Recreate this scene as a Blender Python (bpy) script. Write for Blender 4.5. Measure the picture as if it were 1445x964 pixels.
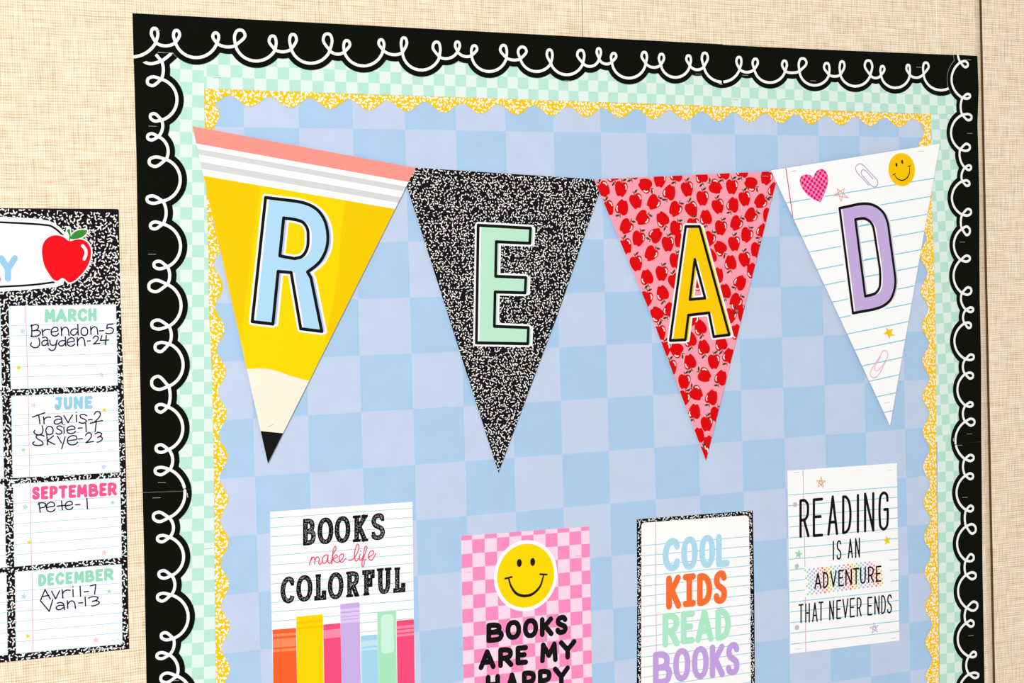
import bpy, math, random
import numpy as np
from mathutils import Matrix, Vector
from mathutils.geometry import tessellate_polygon

for o in list(bpy.data.objects): bpy.data.objects.remove(o)
SC = bpy.context.scene
COL = SC.collection
random.seed(7)

# ------------------------------------------------------------------ camera
ZB = 2.0                                   # height of the board's upper check line above the floor
FPX = 2633.78
CAM = np.array([-0.9279, -2.7637, -0.2593])
def _axes(yaw, pitch, roll):
    c, s = math.cos(yaw), math.sin(yaw)
    fw = np.array([s, c, 0]); rt = np.array([c, -s, 0]); up = np.array([0, 0, 1.])
    c, s = math.cos(pitch), math.sin(pitch); fw, up = c*fw + s*up, c*up - s*fw
    c, s = math.cos(roll), math.sin(roll); rt, up = c*rt + s*up, c*up - s*rt
    return rt, up, fw
RT, UP, FW = _axes(0.4631, -0.0285, -0.0272)
cd = bpy.data.cameras.new('camera'); cam = bpy.data.objects.new('camera', cd); COL.objects.link(cam)
cd.sensor_width = 36; cd.sensor_fit = 'HORIZONTAL'; cd.lens = FPX*36/1445; cd.clip_start = .05
M = Matrix(((RT[0], UP[0], -FW[0], CAM[0]), (RT[1], UP[1], -FW[1], CAM[1]), (RT[2], UP[2], -FW[2], CAM[2]+ZB), (0, 0, 0, 1)))
cam.matrix_world = M
SC.camera = cam

# ------------------------------------------------------------------ light
w = bpy.data.worlds.new('world'); SC.world = w; w.use_nodes = True
w.node_tree.nodes['Background'].inputs[0].default_value = (1.0, 0.985, 0.96, 1)
w.node_tree.nodes['Background'].inputs[1].default_value = 0.45
def area(name, loc, tgt, size, power, col=(1, 1, 1)):
    l = bpy.data.lights.new(name, 'AREA'); l.shape = 'SQUARE'; l.size = size; l.energy = power; l.color = col
    o = bpy.data.objects.new(name, l); COL.objects.link(o); o.location = loc
    o.rotation_euler = (Vector(tgt) - Vector(loc)).to_track_quat('-Z', 'Y').to_euler()
area('softbox', (-3.7, -6.1, ZB+1.3), (0.45, 0, ZB-0.35), 1.5, 440, (1.0, 0.99, 0.98))
SC.view_settings.view_transform = 'Standard'; SC.view_settings.look = 'None'
SC.view_settings.gamma = 1; SC.view_settings.use_curve_mapping = False
SC.view_settings.exposure = 0.0

# ------------------------------------------------------------------ geometry helpers
# traced points lie on planes parallel to the wall: px() gives the wall coordinates (x, z) of a traced point at height h off the wall
def px(p, h=0.0):
    d = RT*(p[0]-722.5)/FPX - UP*(p[1]-482)/FPX + FW
    t = (-h - CAM[1]) / d[1]
    q = CAM + d*t
    return (q[0], q[2] + ZB)
def zm(ox, oy, s): return lambda x, y: (ox + x/s, oy + y/s)

def mesh_obj(name, verts, faces, mats, parent=None, fmat=None, uvs=None):
    """verts are (x, h, z): h is distance off the wall towards the room"""
    vs = np.array([(v[0], -v[1], v[2]) for v in verts], float)
    c = (vs.min(0) + vs.max(0)) / 2
    me = bpy.data.meshes.new(name)
    me.from_pydata([tuple(v) for v in (vs - c)], [], faces)
    for m in mats: me.materials.append(m)
    if fmat is not None: me.polygons.foreach_set('material_index', fmat)
    if uvs is not None:
        l = me.uv_layers.new(name='UVMap')
        for lp in me.loops: l.data[lp.index].uv = uvs[lp.vertex_index]
    o = bpy.data.objects.new(name, me); COL.objects.link(o)
    o.location = c
    if parent is not None:
        o.parent = parent
        o.location = Vector(c) - parent.location
    return o

def empty(name, loc):
    o = bpy.data.objects.new(name, None); COL.objects.link(o); o.location = loc; o.empty_display_size = .02
    return o
def tag(o, label, cat, group=None, kind=None):
    if label: o['label'] = label
    if cat: o['category'] = cat
    if group: o['group'] = group
    if kind: o['kind'] = kind
    return o

def tess(poly):
    return [tuple(t) for t in tessellate_polygon([[Vector((p[0], p[1], 0)) for p in poly]])]

def slab(name, poly, h, mat, parent=None, th=.00035, frame=None, side=None):
    """a sheet of card with its real thickness; frame=(origin, udir, size) lays the print's check grid"""
    n = len(poly)
    V = [(p[0], h, p[1]) for p in poly] + [(p[0], h-th, p[1]) for p in poly]
    V += V[:n] + V[n:2*n]
    tr = tess(poly)
    F = []; fm = []
    for a, b, c in tr:
        A, B, C = poly[a], poly[b], poly[c]
        cr = (B[0]-A[0])*(C[1]-A[1]) - (B[1]-A[1])*(C[0]-A[0])
        if cr < 0: b, c = c, b
        F.append((a, b, c)); fm.append(0)
        F.append((n+a, n+c, n+b)); fm.append(1)
    for i in range(n):
        j = (i+1) % n
        F.append((2*n+i, 3*n+i, 3*n+j, 2*n+j)); fm.append(1)
    uvs = None
    if frame:
        (ox, oz), (ux, uz), s = frame
        L = math.hypot(ux, uz); ux /= L; uz /= L
        uvs = [(((v[0]-ox)*ux + (v[2]-oz)*uz)/s, ((v[0]-ox)*uz - (v[2]-oz)*ux)/s) for v in V]   # second axis points down
    return mesh_obj(name, V, F, [mat, side or MAT['card_edge']], parent, fm, uvs)

class Ink:
    """flat print: polygons and strokes of one colour or several, lying on a sheet"""
    def __init__(s, h, clip=None):
        s.h = h; s.V = []; s.F = []; s.fm = []; s.mats = []; s.k = 0; s.clip = clip
    def mi(s, m):
        if m not in s.mats: s.mats.append(m)
        return s.mats.index(m)
    def poly(s, pts, m, dh=0.0, clip=True, convex=False):
        if s.clip and clip:
            if isinstance(s.clip[0][0], tuple):
                cl = s.clip; s.clip = None
                for c_ in cl:
                    q = clip_poly(pts, c_)
                    if len(q) > 2: s.poly(q, m, dh, False)
                s.clip = cl; return
            pts = clip_poly(pts, s.clip)
            if len(pts) < 3: return
        b = len(s.V); s.V += [(p[0], s.h+dh, p[1]) for p in pts]
        if len(pts) <= 4 and convex: tr = [tuple(range(len(pts)))]
        else: tr = tess(pts)
        for t in tr:
            A, B, C = pts[t[0]], pts[t[1]], pts[t[2]]
            if (B[0]-A[0])*(C[1]-A[1]) - (B[1]-A[1])*(C[0]-A[0]) < 0: t = tuple(reversed(t))
            s.F.append(tuple(b+i for i in t)); s.fm.append(s.mi(m))
    def stroke(s, pts, w, m, dh=0.0, closed=False, cap='round', taper=None, hs=None):
        s.k += 1; dh = dh + (s.k % 6)*5e-6
        pts = [np.array(p, float) for p in pts]
        q = [pts[0]]
        for p in pts[1:]:
            if np.hypot(*(p-q[-1])) > 1e-6: q.append(p)
        pts = q; n = len(pts)
        if n < 2: return
        if closed and np.hypot(*(pts[0]-pts[-1])) < 1e-6: pts = pts[:-1]; n -= 1
        r = w/2
        L = []; R = []
        for i in range(n):
            a = pts[i-1] if (i or closed) else pts[i]
            c = pts[(i+1) % n] if (i < n-1 or closed) else pts[i]
            d1 = pts[i]-a; d2 = c-pts[i]
            if np.hypot(*d1) < 1e-9: d1 = d2
            if np.hypot(*d2) < 1e-9: d2 = d1
            d1 = d1/np.hypot(*d1); d2 = d2/np.hypot(*d2)
            nn = np.array([-(d1+d2)[1], (d1+d2)[0]])
            l = np.hypot(*nn)
            nn = np.array([-d1[1], d1[0]]) if l < .3 else nn/l
            cs = max(.45, abs(nn @ np.array([-d1[1], d1[0]])))
            rr = r*(taper(i/(n-1)) if taper else 1)
            L.append(pts[i]+nn*rr/cs); R.append(pts[i]-nn*rr/cs)
        m_ = n if closed else n-1
        for i in range(m_):
            j = (i+1) % n
            s.poly([tuple(L[i]), tuple(R[i]), tuple(R[j]), tuple(L[j])], m, dh + (hs[min(i, len(hs)-1)] if hs else (i % 5)*4e-6), convex=True)
        if cap == 'round' and not closed:
            for P, Q, e in ((pts[0], pts[1], 0), (pts[-1], pts[-2], 1)):
                rr = r*(taper(e) if taper else 1)
                d = P-Q; a0 = math.atan2(d[1], d[0])
                s.poly([(P[0]+rr*math.cos(a0+t), P[1]+rr*math.sin(a0+t)) for t in np.linspace(-math.pi/2, math.pi/2, 8)], m, dh)
    def polyline(s, pts, w, m, dh=0.0, closed=False, cap='round'):
        """sharp-cornered stroke: each run its own ribbon, round ends make the joints"""
        P = list(pts) + ([pts[0]] if closed else [])
        for a, b in zip(P, P[1:]): s.stroke([a, b], w, m, dh, cap=cap)
    def build(s, name, parent, label=None, kind=None):
        if not s.V: return None
        o = mesh_obj(name, s.V, s.F, s.mats, parent, s.fm)
        if label: o['label'] = label
        if kind: o['kind'] = kind
        return o

def clip_poly(sub, clip):
    ar = sum(clip[i][0]*clip[(i+1) % len(clip)][1]-clip[(i+1) % len(clip)][0]*clip[i][1] for i in range(len(clip)))
    sg = 1 if ar > 0 else -1
    out = list(sub)
    for i in range(len(clip)):
        a, b = clip[i], clip[(i+1) % len(clip)]
        f = lambda p: sg*((b[0]-a[0])*(p[1]-a[1])-(b[1]-a[1])*(p[0]-a[0]))
        inp = out; out = []
        for j in range(len(inp)):
            p, q = inp[j-1], inp[j]
            fp, fq = f(p), f(q)
            if (fp >= 0) != (fq >= 0):
                t = fp/(fp-fq); out.append((p[0]+(q[0]-p[0])*t, p[1]+(q[1]-p[1])*t))
            if fq >= 0: out.append(tuple(q))
        if not out: return []
    return out

def spline(P, n=8, closed=False):
    """centripetal Catmull-Rom through the points"""
    P = [np.array(p, float) for p in P]
    if closed: Q = [P[-1]] + P + [P[0], P[1]]
    else: Q = [2*P[0]-P[1]] + P + [2*P[-1]-P[-2]]
    out = []
    for i in range(1, len(Q)-2):
        p0, p1, p2, p3 = Q[i-1:i+3]
        t0 = 0; t1 = max(1e-9, np.linalg.norm(p1-p0))**.5; t2 = t1+max(1e-9, np.linalg.norm(p2-p1))**.5; t3 = t2+max(1e-9, np.linalg.norm(p3-p2))**.5
        for t in np.linspace(t1, t2, n, endpoint=False):
            A1 = (t1-t)/(t1-t0)*p0+(t-t0)/(t1-t0)*p1; A2 = (t2-t)/(t2-t1)*p1+(t-t1)/(t2-t1)*p2; A3 = (t3-t)/(t3-t2)*p2+(t-t2)/(t3-t2)*p3
            B1 = (t2-t)/(t2-t0)*A1+(t-t0)/(t2-t0)*A2; B2 = (t3-t)/(t3-t1)*A2+(t-t1)/(t3-t1)*A3
            out.append((t2-t)/(t2-t1)*B1+(t-t1)/(t2-t1)*B2)
    if not closed: out.append(P[-1])
    return [tuple(o) for o in out]

# ------------------------------------------------------------------ materials
def lin(c):
    f = lambda v: v/12.92 if v <= .04045 else ((v+.055)/1.055)**2.4
    return tuple(f(v/255) for v in c) + (1,)
MAT = {}
def mat(name, rgb, rough=.6, spec=.08, mottle=.0, msc=30):
    m = bpy.data.materials.new(name); m.use_nodes = True; nt = m.node_tree
    b = nt.nodes['Principled BSDF']; b.inputs['Roughness'].default_value = rough
    b.inputs['Specular IOR Level'].default_value = spec
    b.inputs['Base Color'].default_value = lin(rgb)
    if mottle:
        tc = nt.nodes.new('ShaderNodeTexCoord'); nz = nt.nodes.new('ShaderNodeTexNoise'); nz.inputs['Scale'].default_value = msc
        nt.links.new(tc.outputs['Object'], nz.inputs['Vector'])
        mx = nt.nodes.new('ShaderNodeMix'); mx.data_type = 'RGBA'
        mx.inputs[6].default_value = lin([max(0, v*(1-mottle)) for v in rgb]); mx.inputs[7].default_value = lin([min(255, v*(1+mottle)) for v in rgb])
        nt.links.new(nz.outputs['Fac'], mx.inputs[0]); nt.links.new(mx.outputs[2], b.inputs['Base Color'])
    MAT[name] = m; return m

def check_mat(name, dark, light, wash=0.0, rough=.6):
    m = bpy.data.materials.new(name); m.use_nodes = True; nt = m.node_tree; N = nt.nodes.new; K = nt.links.new
    b = nt.nodes['Principled BSDF']; b.inputs['Roughness'].default_value = rough; b.inputs['Specular IOR Level'].default_value = .08
    uv = N('ShaderNodeUVMap'); uv.uv_map = 'UVMap'; sp = N('ShaderNodeSeparateXYZ')
    if wash:      # brushed edges of the squares
        nz = N('ShaderNodeTexNoise'); nz.inputs['Scale'].default_value = 9; K(uv.outputs[0], nz.inputs['Vector'])
        s1 = N('ShaderNodeVectorMath'); s1.operation = 'SUBTRACT'; K(nz.outputs['Color'], s1.inputs[0]); s1.inputs[1].default_value = (.5, .5, .5)
        s2 = N('ShaderNodeVectorMath'); s2.operation = 'MULTIPLY_ADD'; K(s1.outputs[0], s2.inputs[0]); s2.inputs[1].default_value = (.025, .025, 0); K(uv.outputs[0], s2.inputs[2])
        K(s2.outputs[0], sp.inputs[0])
    else: K(uv.outputs[0], sp.inputs[0])
    fl = []
    for i in (0, 1):
        f = N('ShaderNodeMath'); f.operation = 'FLOOR'; K(sp.outputs[i], f.inputs[0]); fl.append(f)
    ad = N('ShaderNodeMath'); K(fl[0].outputs[0], ad.inputs[0]); K(fl[1].outputs[0], ad.inputs[1])
    md = N('ShaderNodeMath'); md.operation = 'FLOORED_MODULO'; K(ad.outputs[0], md.inputs[0]); md.inputs[1].default_value = 2
    mx = N('ShaderNodeMix'); mx.data_type = 'RGBA'; K(md.outputs[0], mx.inputs[0]); mx.inputs[6].default_value = lin(dark); mx.inputs[7].default_value = lin(light)
    out = mx.outputs[2]
    if wash:
        n2 = N('ShaderNodeTexNoise'); n2.inputs['Scale'].default_value = 2.2; n2.inputs['Detail'].default_value = 6; K(uv.outputs[0], n2.inputs['Vector'])
        mr = N('ShaderNodeMapRange'); K(n2.outputs['Fac'], mr.inputs['Value']); mr.inputs['From Min'].default_value = .3; mr.inputs['From Max'].default_value = .7
        mr.inputs['To Min'].default_value = 1-wash; mr.inputs['To Max'].default_value = 1+wash
        vm = N('ShaderNodeVectorMath'); vm.operation = 'SCALE'; K(out, vm.inputs[0]); K(mr.outputs[0], vm.inputs['Scale']); out = vm.outputs[0]
    K(out, b.inputs['Base Color'])
    MAT[name] = m; return m

def fabric_mat():
    m = bpy.data.materials.new('woven_fabric'); m.use_nodes = True; nt = m.node_tree; N = nt.nodes.new; K = nt.links.new
    b = nt.nodes['Principled BSDF']; b.inputs['Roughness'].default_value = .9; b.inputs['Specular IOR Level'].default_value = .1
    g = N('ShaderNodeNewGeometry'); sp = N('ShaderNodeSeparateXYZ'); K(g.outputs['Position'], sp.inputs[0])
    def noise(sc, detail=2, base=1.0):
        mp = N('ShaderNodeMapping'); mp.inputs['Scale'].default_value = sc; K(g.outputs['Position'], mp.inputs['Vector'])
        n = N('ShaderNodeTexNoise'); n.inputs['Scale'].default_value = base; n.inputs['Detail'].default_value = detail; K(mp.outputs[0], n.inputs['Vector'])
        return n.outputs['Fac']
    def math_(op, a, b_=None, c=None):
        n = N('ShaderNodeMath'); n.operation = op
        for i, v in enumerate((a, b_, c)):
            if v is None: continue
            if isinstance(v, (int, float)): n.inputs[i].default_value = v
            else: K(v, n.inputs[i])
        return n.outputs[0]
    wob = noise((25, 25, 25), 2)
    wx = math_('SINE', math_('MULTIPLY_ADD', wob, 9.0, math_('MULTIPLY', sp.outputs[0], 2*math.pi/.0036)))
    wz = math_('SINE', math_('MULTIPLY_ADD', wob, 7.0, math_('MULTIPLY', sp.outputs[2], 2*math.pi/.0041)))
    nv = noise((330, 1, 22), 1); nh = noise((18, 1, 300), 1); big = noise((11, 1, 11), 3); mid = noise((60, 1, 60), 2)
    # where the warp threads show and where the weft threads show
    a = math_('MULTIPLY', wx, math_('MULTIPLY', big, .34)); c = math_('MULTIPLY', wz, math_('MULTIPLY', math_('SUBTRACT', 1.15, big), .30))
    f = math_('ADD', math_('ADD', a, c), .08)
    f = math_('MULTIPLY_ADD', nv, .75, f); f = math_('MULTIPLY_ADD', nh, .8, f); f = math_('MULTIPLY_ADD', mid, .35, f)
    f = math_('MULTIPLY_ADD', f, 1.0, -.50)
    cr = N('ShaderNodeValToRGB'); K(f, cr.inputs[0]); e = cr.color_ramp.elements
    e[0].position = .05; e[0].color = lin((200, 176, 140)); e[1].position = .95; e[1].color = lin((254, 244, 224))
    x = e.new(.5); x.color = lin((241, 220, 188))
    K(cr.outputs[0], b.inputs['Base Color'])
    bp = N('ShaderNodeBump'); bp.inputs['Strength'].default_value = .35; bp.inputs['Distance'].default_value = .0006; K(f, bp.inputs['Height']); K(bp.outputs[0], b.inputs['Normal'])
    MAT['fabric'] = m
fabric_mat()
mat('card_edge', (225, 228, 225)); mat('wall_gap', (92, 72, 44), .9)
mat('black_card', (10, 14, 8), .5, .05); mat('white_line', (250, 250, 248)); mat('seam_thread', (250, 238, 212), .9)
mat('yellow_card', (255, 200, 10)); mat('fleck_white', (252, 250, 244)); mat('paper_white', (254, 254, 254), mottle=.0)
mat('fleck_black', (22, 18, 24)); mat('comp_black', (20, 17, 21))
check_mat('blue_check', (172, 203, 234), (195, 210, 234), .025)
check_mat('mint_check', (186, 230, 212), (225, 242, 234))
check_mat('pink_check', (253, 142, 192), (253, 216, 233))
check_mat('heart_check', (232, 10, 105), (246, 140, 190))
mat('salmon', (252, 150, 138)); mat('stripe_grey', (214, 213, 212)); mat('pencil_yellow', (250, 213, 0)); mat('pencil_dark', (250, 200, 0))
mat('wood', (253, 236, 217)); mat('ink', (18, 18, 16)); mat('r_blue', (175, 215, 243)); mat('r_fringe', (178, 192, 232))
mat('e_green', (186, 231, 202)); mat('a_yellow', (250, 203, 0)); mat('d_purple', (200, 175, 224)); mat('d_fringe', (205, 200, 215))  # R and D each have their own printed fringe colour
mat('apple_pink', (251, 160, 176)); mat('apple_red', (222, 4, 8)); mat('leaf_dark', (58, 72, 22))
mat('ruled_cyan', (120, 205, 215)); mat('ruled_pale', (152, 206, 214)); mat('ruled_faint', (160, 204, 222)); mat('margin_red', (222, 60, 110)); mat('margin_pink', (224, 160, 182))
mat('clip_lilac', (188, 166, 214)); mat('clip_pink', (246, 186, 204)); mat('star_orange', (244, 150, 110)); mat('star_gold', (250, 200, 20)); mat('smile_yellow', (252, 200, 0))
mat('smile_bright', (252, 216, 0)); mat('smile_ink', (38, 26, 8)); mat('star_mint', (150, 222, 180)); mat('star_lilac', (190, 170, 215)); mat('dot_grey', (198, 198, 198))
mat('script_pink', (242, 78, 120)); mat('book_orange', (252, 98, 44)); mat('book_orange_pale', (253, 138, 92)); mat('book_yellow', (253, 212, 0)); mat('book_yellow_dark', (249, 194, 0))
mat('book_pink', (250, 78, 124)); mat('book_pink_pale', (252, 138, 164)); mat('book_lilac', (202, 174, 230)); mat('book_lilac_pale', (222, 202, 243))
mat('book_blue', (165, 213, 238)); mat('book_blue_pale', (190, 226, 246)); mat('book_green', (170, 230, 190)); mat('book_green_pale', (205, 241, 222))
mat('word_blue', (176, 221, 241)); mat('word_orange', (252, 112, 50)); mat('word_mint', (176, 236, 200)); mat('word_purple', (198, 163, 227))
mat('month_mint', (148, 214, 186)); mat('month_blue', (150, 200, 228)); mat('month_pink', (248, 88, 140)); mat('pen', (30, 20, 60)); mat('banner_red', (244, 120, 105))
mat('apple_bright', (248, 14, 28)); mat('leaf_green', (52, 140, 48)); mat('cell_edge', (196, 226, 240)); mat('tiny_grey', (120, 120, 120)); mat('tiny_green', (110, 170, 140))
mat('dot_pink', (246, 150, 175)); mat('dot_blue', (165, 200, 235)); mat('dot_mint', (160, 220, 180)); mat('star_pale', (236, 190, 190)); mat('cut_edge', (150, 155, 150))
m = mat('steel', (205, 205, 202), .35, .5); m.node_tree.nodes['Principled BSDF'].inputs['Metallic'].default_value = .35

# ------------------------------------------------------------------ the wall
def X0(x, y=480): return px((x, y))[0]
wb = mesh_obj('wall_back', [(-2.6, -.03, ZB-1.9), (3.4, -.03, ZB-1.9), (3.4, -.03, ZB+1.6), (-2.6, -.03, ZB+1.6)], [(0, 1, 2, 3)], [MAT['wall_gap']])
wb['kind'] = 'structure'
def panel(prof, dark=False):
    z0, z1 = ZB-1.9, ZB+1.6
    V = [(x, h, z0) for x, h in prof] + [(x, h, z1) for x, h in prof]; n = len(prof)
    return mesh_obj('panel', V, [(i, i+1, n+i+1, n+i) for i in range(n-1)], [MAT['fabric'], MAT['wall_gap']], wb, fmat=[1 if (prof[i][0] == prof[i+1][0]) else 0 for i in range(n-1)])  # side faces coloured dark, painting the gap's shade over fabric the lamp would brighten
def prof(xl, xr, bl=.001, br=.001, dr=.001, back=-.029):
    P = [(xl, back), (xl, -.001), (xl+bl, 0)]
    n = 8
    P += [(xr-br*(1-i/n), -dr*(i/n)**1.15) for i in range(0, n+1)]
    P += [(xr, back)]
    return P
g1 = px((822.2, 26))[0]; gz = px((1395.2, 480))[0]
panel(prof(-2.6, g1-.0003)); panel(prof(g1+.0005, gz-.0006, br=.018, dr=.0065)); panel(prof(gz+.0003, 3.4, bl=.0002))
sx = px((1321.9, 35))[0]
mesh_obj('seam', [(sx-.0007, 0, ZB-1.9), (sx, .0006, ZB-1.9), (sx+.0007, 0, ZB-1.9), (sx-.0007, 0, ZB+1.6), (sx, .0006, ZB+1.6), (sx+.0007, 0, ZB+1.6)], [(0, 1, 4, 3), (1, 2, 5, 4)], [MAT['seam_thread']], wb)

# ------------------------------------------------------------------ papers of the board
H_BLUE, H_YEL, H_MINT, H_YR, H_BLACK = .0011, .0016, .0023, .0030, .0037
BOT = 1140
pb = [px(p, H_BLUE) for p in ((215, 55), (1365, 100), (1378, BOT), (230, BOT))]
o = slab('backing_paper', pb, H_BLUE, MAT['blue_check'], frame=((0.0, ZB), (1, 0), .09))
tag(o, 'large pale blue checkered backing paper filling the middle of the board', 'paper')

def strip_card(name, pts, h, anchor, adir, label):
    P = [px(p, h) for p in pts]
    a = px(anchor, h); b = px(adir, h)
    o = slab(name, P, h, MAT['mint_check'], frame=(a, (b[0]-a[0], b[1]-a[1]), .019))
    return tag(o, label, 'border strip', None)
# check grid corner = a point where a dark square begins to its lower right
h = H_MINT
strip_card('checkered_border_strip', [(287.4, 50), (287.6, 91.5), (288.7, 176), (291.2, 268), (294.2, 359), (294.5, 410), (295.7, 460), (298.7, 519), (300.3, 593), (302, 669), (302.8, 809), (304.5, 953), (307, BOT), (222, BOT), (205, 60)],
           h, (271.1, 98.5), (288.5, 99.6), 'mint green checkered border strip down the left side of the board')
strip_card('checkered_border_strip', [(287.8, 60), (1020.8, 90), (1020.8, 150), (780, 141.8), (480, 131.6), (287.9, 124.7)],
           h+.0004, (291.3, 90.4), (400, 95.0), 'long mint green checkered border strip along the top, left of the vertical joint')
strip_card('checkered_border_strip', [(1020.8, 90), (1362, 105), (1362, 160.5), (1312.9, 161.2), (1080, 152.3), (1020.8, 149.8)],
           h+.0008, (1032.1, 122.6), (1160, 127.8), 'short mint green checkered border strip at the top right, right of the vertical joint')
strip_card('checkered_border_strip', [(1313.2, 150), (1314, 202.7), (1314.9, 276), (1317.4, 359), (1319.7, 443), (1320.4, 519), (1321, 624), (1378, 622), (1371, 150)],
           h, (1314.2, 168.8), (1325.4, 168.3), 'upper mint green checkered border strip on the right side, beside the D pennant')
strip_card('checkered_border_strip', [(1322.6, 623.8), (1322.9, 676), (1324.2, 759.6), (1325.4, 854), (1325.9, 963), (1328, BOT), (1384, BOT), (1379, 621.8)],
           h+.0004, (1323.0, 637.6), (1333.6, 637.0), 'lower mint green checkered border strip on the right side, beside the white poster')

# flecks of composition-book print ------------------------------------------------
def flecks(ink, m, bounds, inside, pitch, length, width, seed, fill=1.0):
    rnd = random.Random(seed)
    x0, x1, z0, z1 = bounds
    nx = int((x1-x0)/pitch)+1; nz = int((z1-z0)/pitch)+1
    for i in range(nx):
        for j in range(nz):
            if rnd.random() > fill: continue
            c = (x0+(i+.5+rnd.uniform(-.38, .38)+(j % 2)*.5)*pitch, z0+(j+.5+rnd.uniform(-.38, .38))*pitch)
            if not inside(*c): continue
            a = rnd.uniform(0, math.pi); L = length*rnd.uniform(.35, 1.25)/2; wd = width*rnd.uniform(.75, 1.25)/2; bend = rnd.uniform(-.5, .5)*L
            ca, sa = math.cos(a), math.sin(a)
            loc = [(-L-wd*.7, 0), (-L, -wd), (0, bend-wd), (L, -wd), (L+wd*.7, 0), (L, wd), (0, bend+wd), (-L, wd)]
            P = []
            for u, v in loc:
                q = (c[0]+u*ca-v*sa, c[1]+u*sa+v*ca)
                if not inside(*q):
                    lo, hi = 0., 1.
                    for _ in range(5):
                        md = (lo+hi)/2
                        if inside(c[0]+(q[0]-c[0])*md, c[1]+(q[1]-c[1])*md): lo = md
                        else: hi = md
                    q = (c[0]+(q[0]-c[0])*lo, c[1]+(q[1]-c[1])*lo)
                P.append(q)
            b = len(ink.V); hh = ink.h + ((i*3+j*5) % 7)*6e-6; ink.V += [(p[0], hh, p[1]) for p in P]
            k = ink.mi(m)
            for t in ((0, 1, 2, 6, 7), (2, 3, 4, 5, 6)):
                ink.F.append(tuple(b+v for v in t)); ink.fm.append(k)

# yellow scalloped trimmers ----------------------------------------------------------
def yellow_strip(edge_px, crest_px, h, lead, crest, trough, inward, label, period=None, u_from=None, u_to=None, seed=1):
    """edge_px: points along the straight outer edge; crest_px: first and last crest and how many periods lie between"""
    E = [np.array(px(p, h)) for p in edge_px]
    d = E[-1]-E[0]; L = np.hypot(*d); d /= L; nrm = np.array([d[1], -d[0]])*inward
    eu = [(e-E[0]) @ d for e in E]; ev = [(e-E[0]) @ nrm for e in E]
    c0 = (np.array(px(crest_px[0], h))-E[0]) @ d; c1 = (np.array(px(crest_px[1], h))-E[0]) @ d; per = (c1-c0)/crest_px[2]
    mid, amp = (crest+trough)/2, (crest-trough)/2
    def prof(u):
        c = math.cos(2*math.pi*(u-c0)/per)
        return np.interp(u, eu, ev) + mid + amp*(c + .10*(math.cos(4*math.pi*(u-c0)/per)-1)*-.3)
    us = np.linspace(-lead, L, 420)
    top = [tuple(E[0]+d*u+nrm*(np.interp(u, eu, ev))) for u in (us[0], *eu[1:-1], us[-1])]
    bot = [tuple(E[0]+d*u+nrm*prof(u)) for u in us]
    poly = top + bot[::-1]
    root = empty('scalloped_border_strip', (top[0][0], -h, top[0][1]))
    slab('card', poly, h, MAT['yellow_card'], root, th=.00045)
    ink = Ink(h+.00005)
    xs = [p[0] for p in poly]; zs = [p[1] for p in poly]
    def inside(x, z):
        q = np.array((x, z))-E[0]; u = q[0]*d[0]+q[1]*d[1]; v = q[0]*nrm[0]+q[1]*nrm[1]
        return -lead < u < L and np.interp(u, eu, ev)+.0003 < v < prof(u)-.0002
    flecks(ink, MAT['fleck_white'], (min(xs), max(xs), min(zs), max(zs)), inside, .0055, .0044, .0024, seed)
    ink.build('printed_fleck', root, kind='stuff')
    tag(root, label, 'border strip')
    return root
yellow_strip([(288.0, 118.5), (480, 125.5), (780, 136.5), (1080, 147.6), (1312.6, 156.8)], [(352.3, 140), (1268.5, 160), 19], H_YEL+.0003, .0, .0322, .0160, 1,
             'yellow and white speckled scalloped border strip along the top of the blue paper', seed=3)
yellow_strip([(283, 124.5), (286, 268), (289.5, 410), (293.7, 519), (296.4, 669), (298.4, 809), (299.5, 953), (301, BOT)], [(290, 161), (300, 946.7), 13], H_YEL, .0, .0285, .0150, -1,
             'yellow and white speckled scalloped border strip down the left side of the blue paper', seed=4)
yellow_strip([(1313.2, 161.2), (1314, 202.7), (1314.9, 276), (1317.4, 359), (1319.9, 443), (1320.7, 519), (1321.2, 600), (1321.8, 676), (1323.2, 759.6), (1324.6, 854), (1325.2, 963), (1327, BOT)], [(1300, 360.2), (1305, 956.7), 12], H_YR, .0, .0318, .0160, 1,
             'yellow and white speckled scalloped border strip down the right side of the blue paper', seed=5)

# black scalloped trimmers -----------------------------------------------------------
def loop_path(items, axis, h):
    """items: ('p', x, y) plain points, ('L', Bx, By, Tx, Ty, lo, hi) loops, in traced pixels. axis 0: strip runs in x, 1: in y"""
    path = []; arcs = []; cur = []
    for it in items:
        if it[0] == 'p':
            cur.append((it[1], it[2])); path.append((it[1], it[2]))
        else:
            _, bx, by, tx, ty, lo, hi = it
            cur.append((bx, by)); arcs.append(cur); cur = [(bx, by)]
            k = .62
            path.append((bx, by))
            if axis == 0: path += [(hi, by+(ty-by)*k), (tx+(hi-tx)*.45, ty+(by-ty)*.07), (tx+(lo-tx)*.45, ty+(by-ty)*.07), (lo, by+(ty-by)*k)]
            else: path += [(bx+(tx-bx)*k, hi), (tx+(bx-tx)*.07, ty+(hi-ty)*.45), (tx+(bx-tx)*.07, ty+(lo-ty)*.45), (bx+(tx-bx)*k, lo)]
            path.append((bx, by))
    arcs.append(cur)
    return path, arcs

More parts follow.
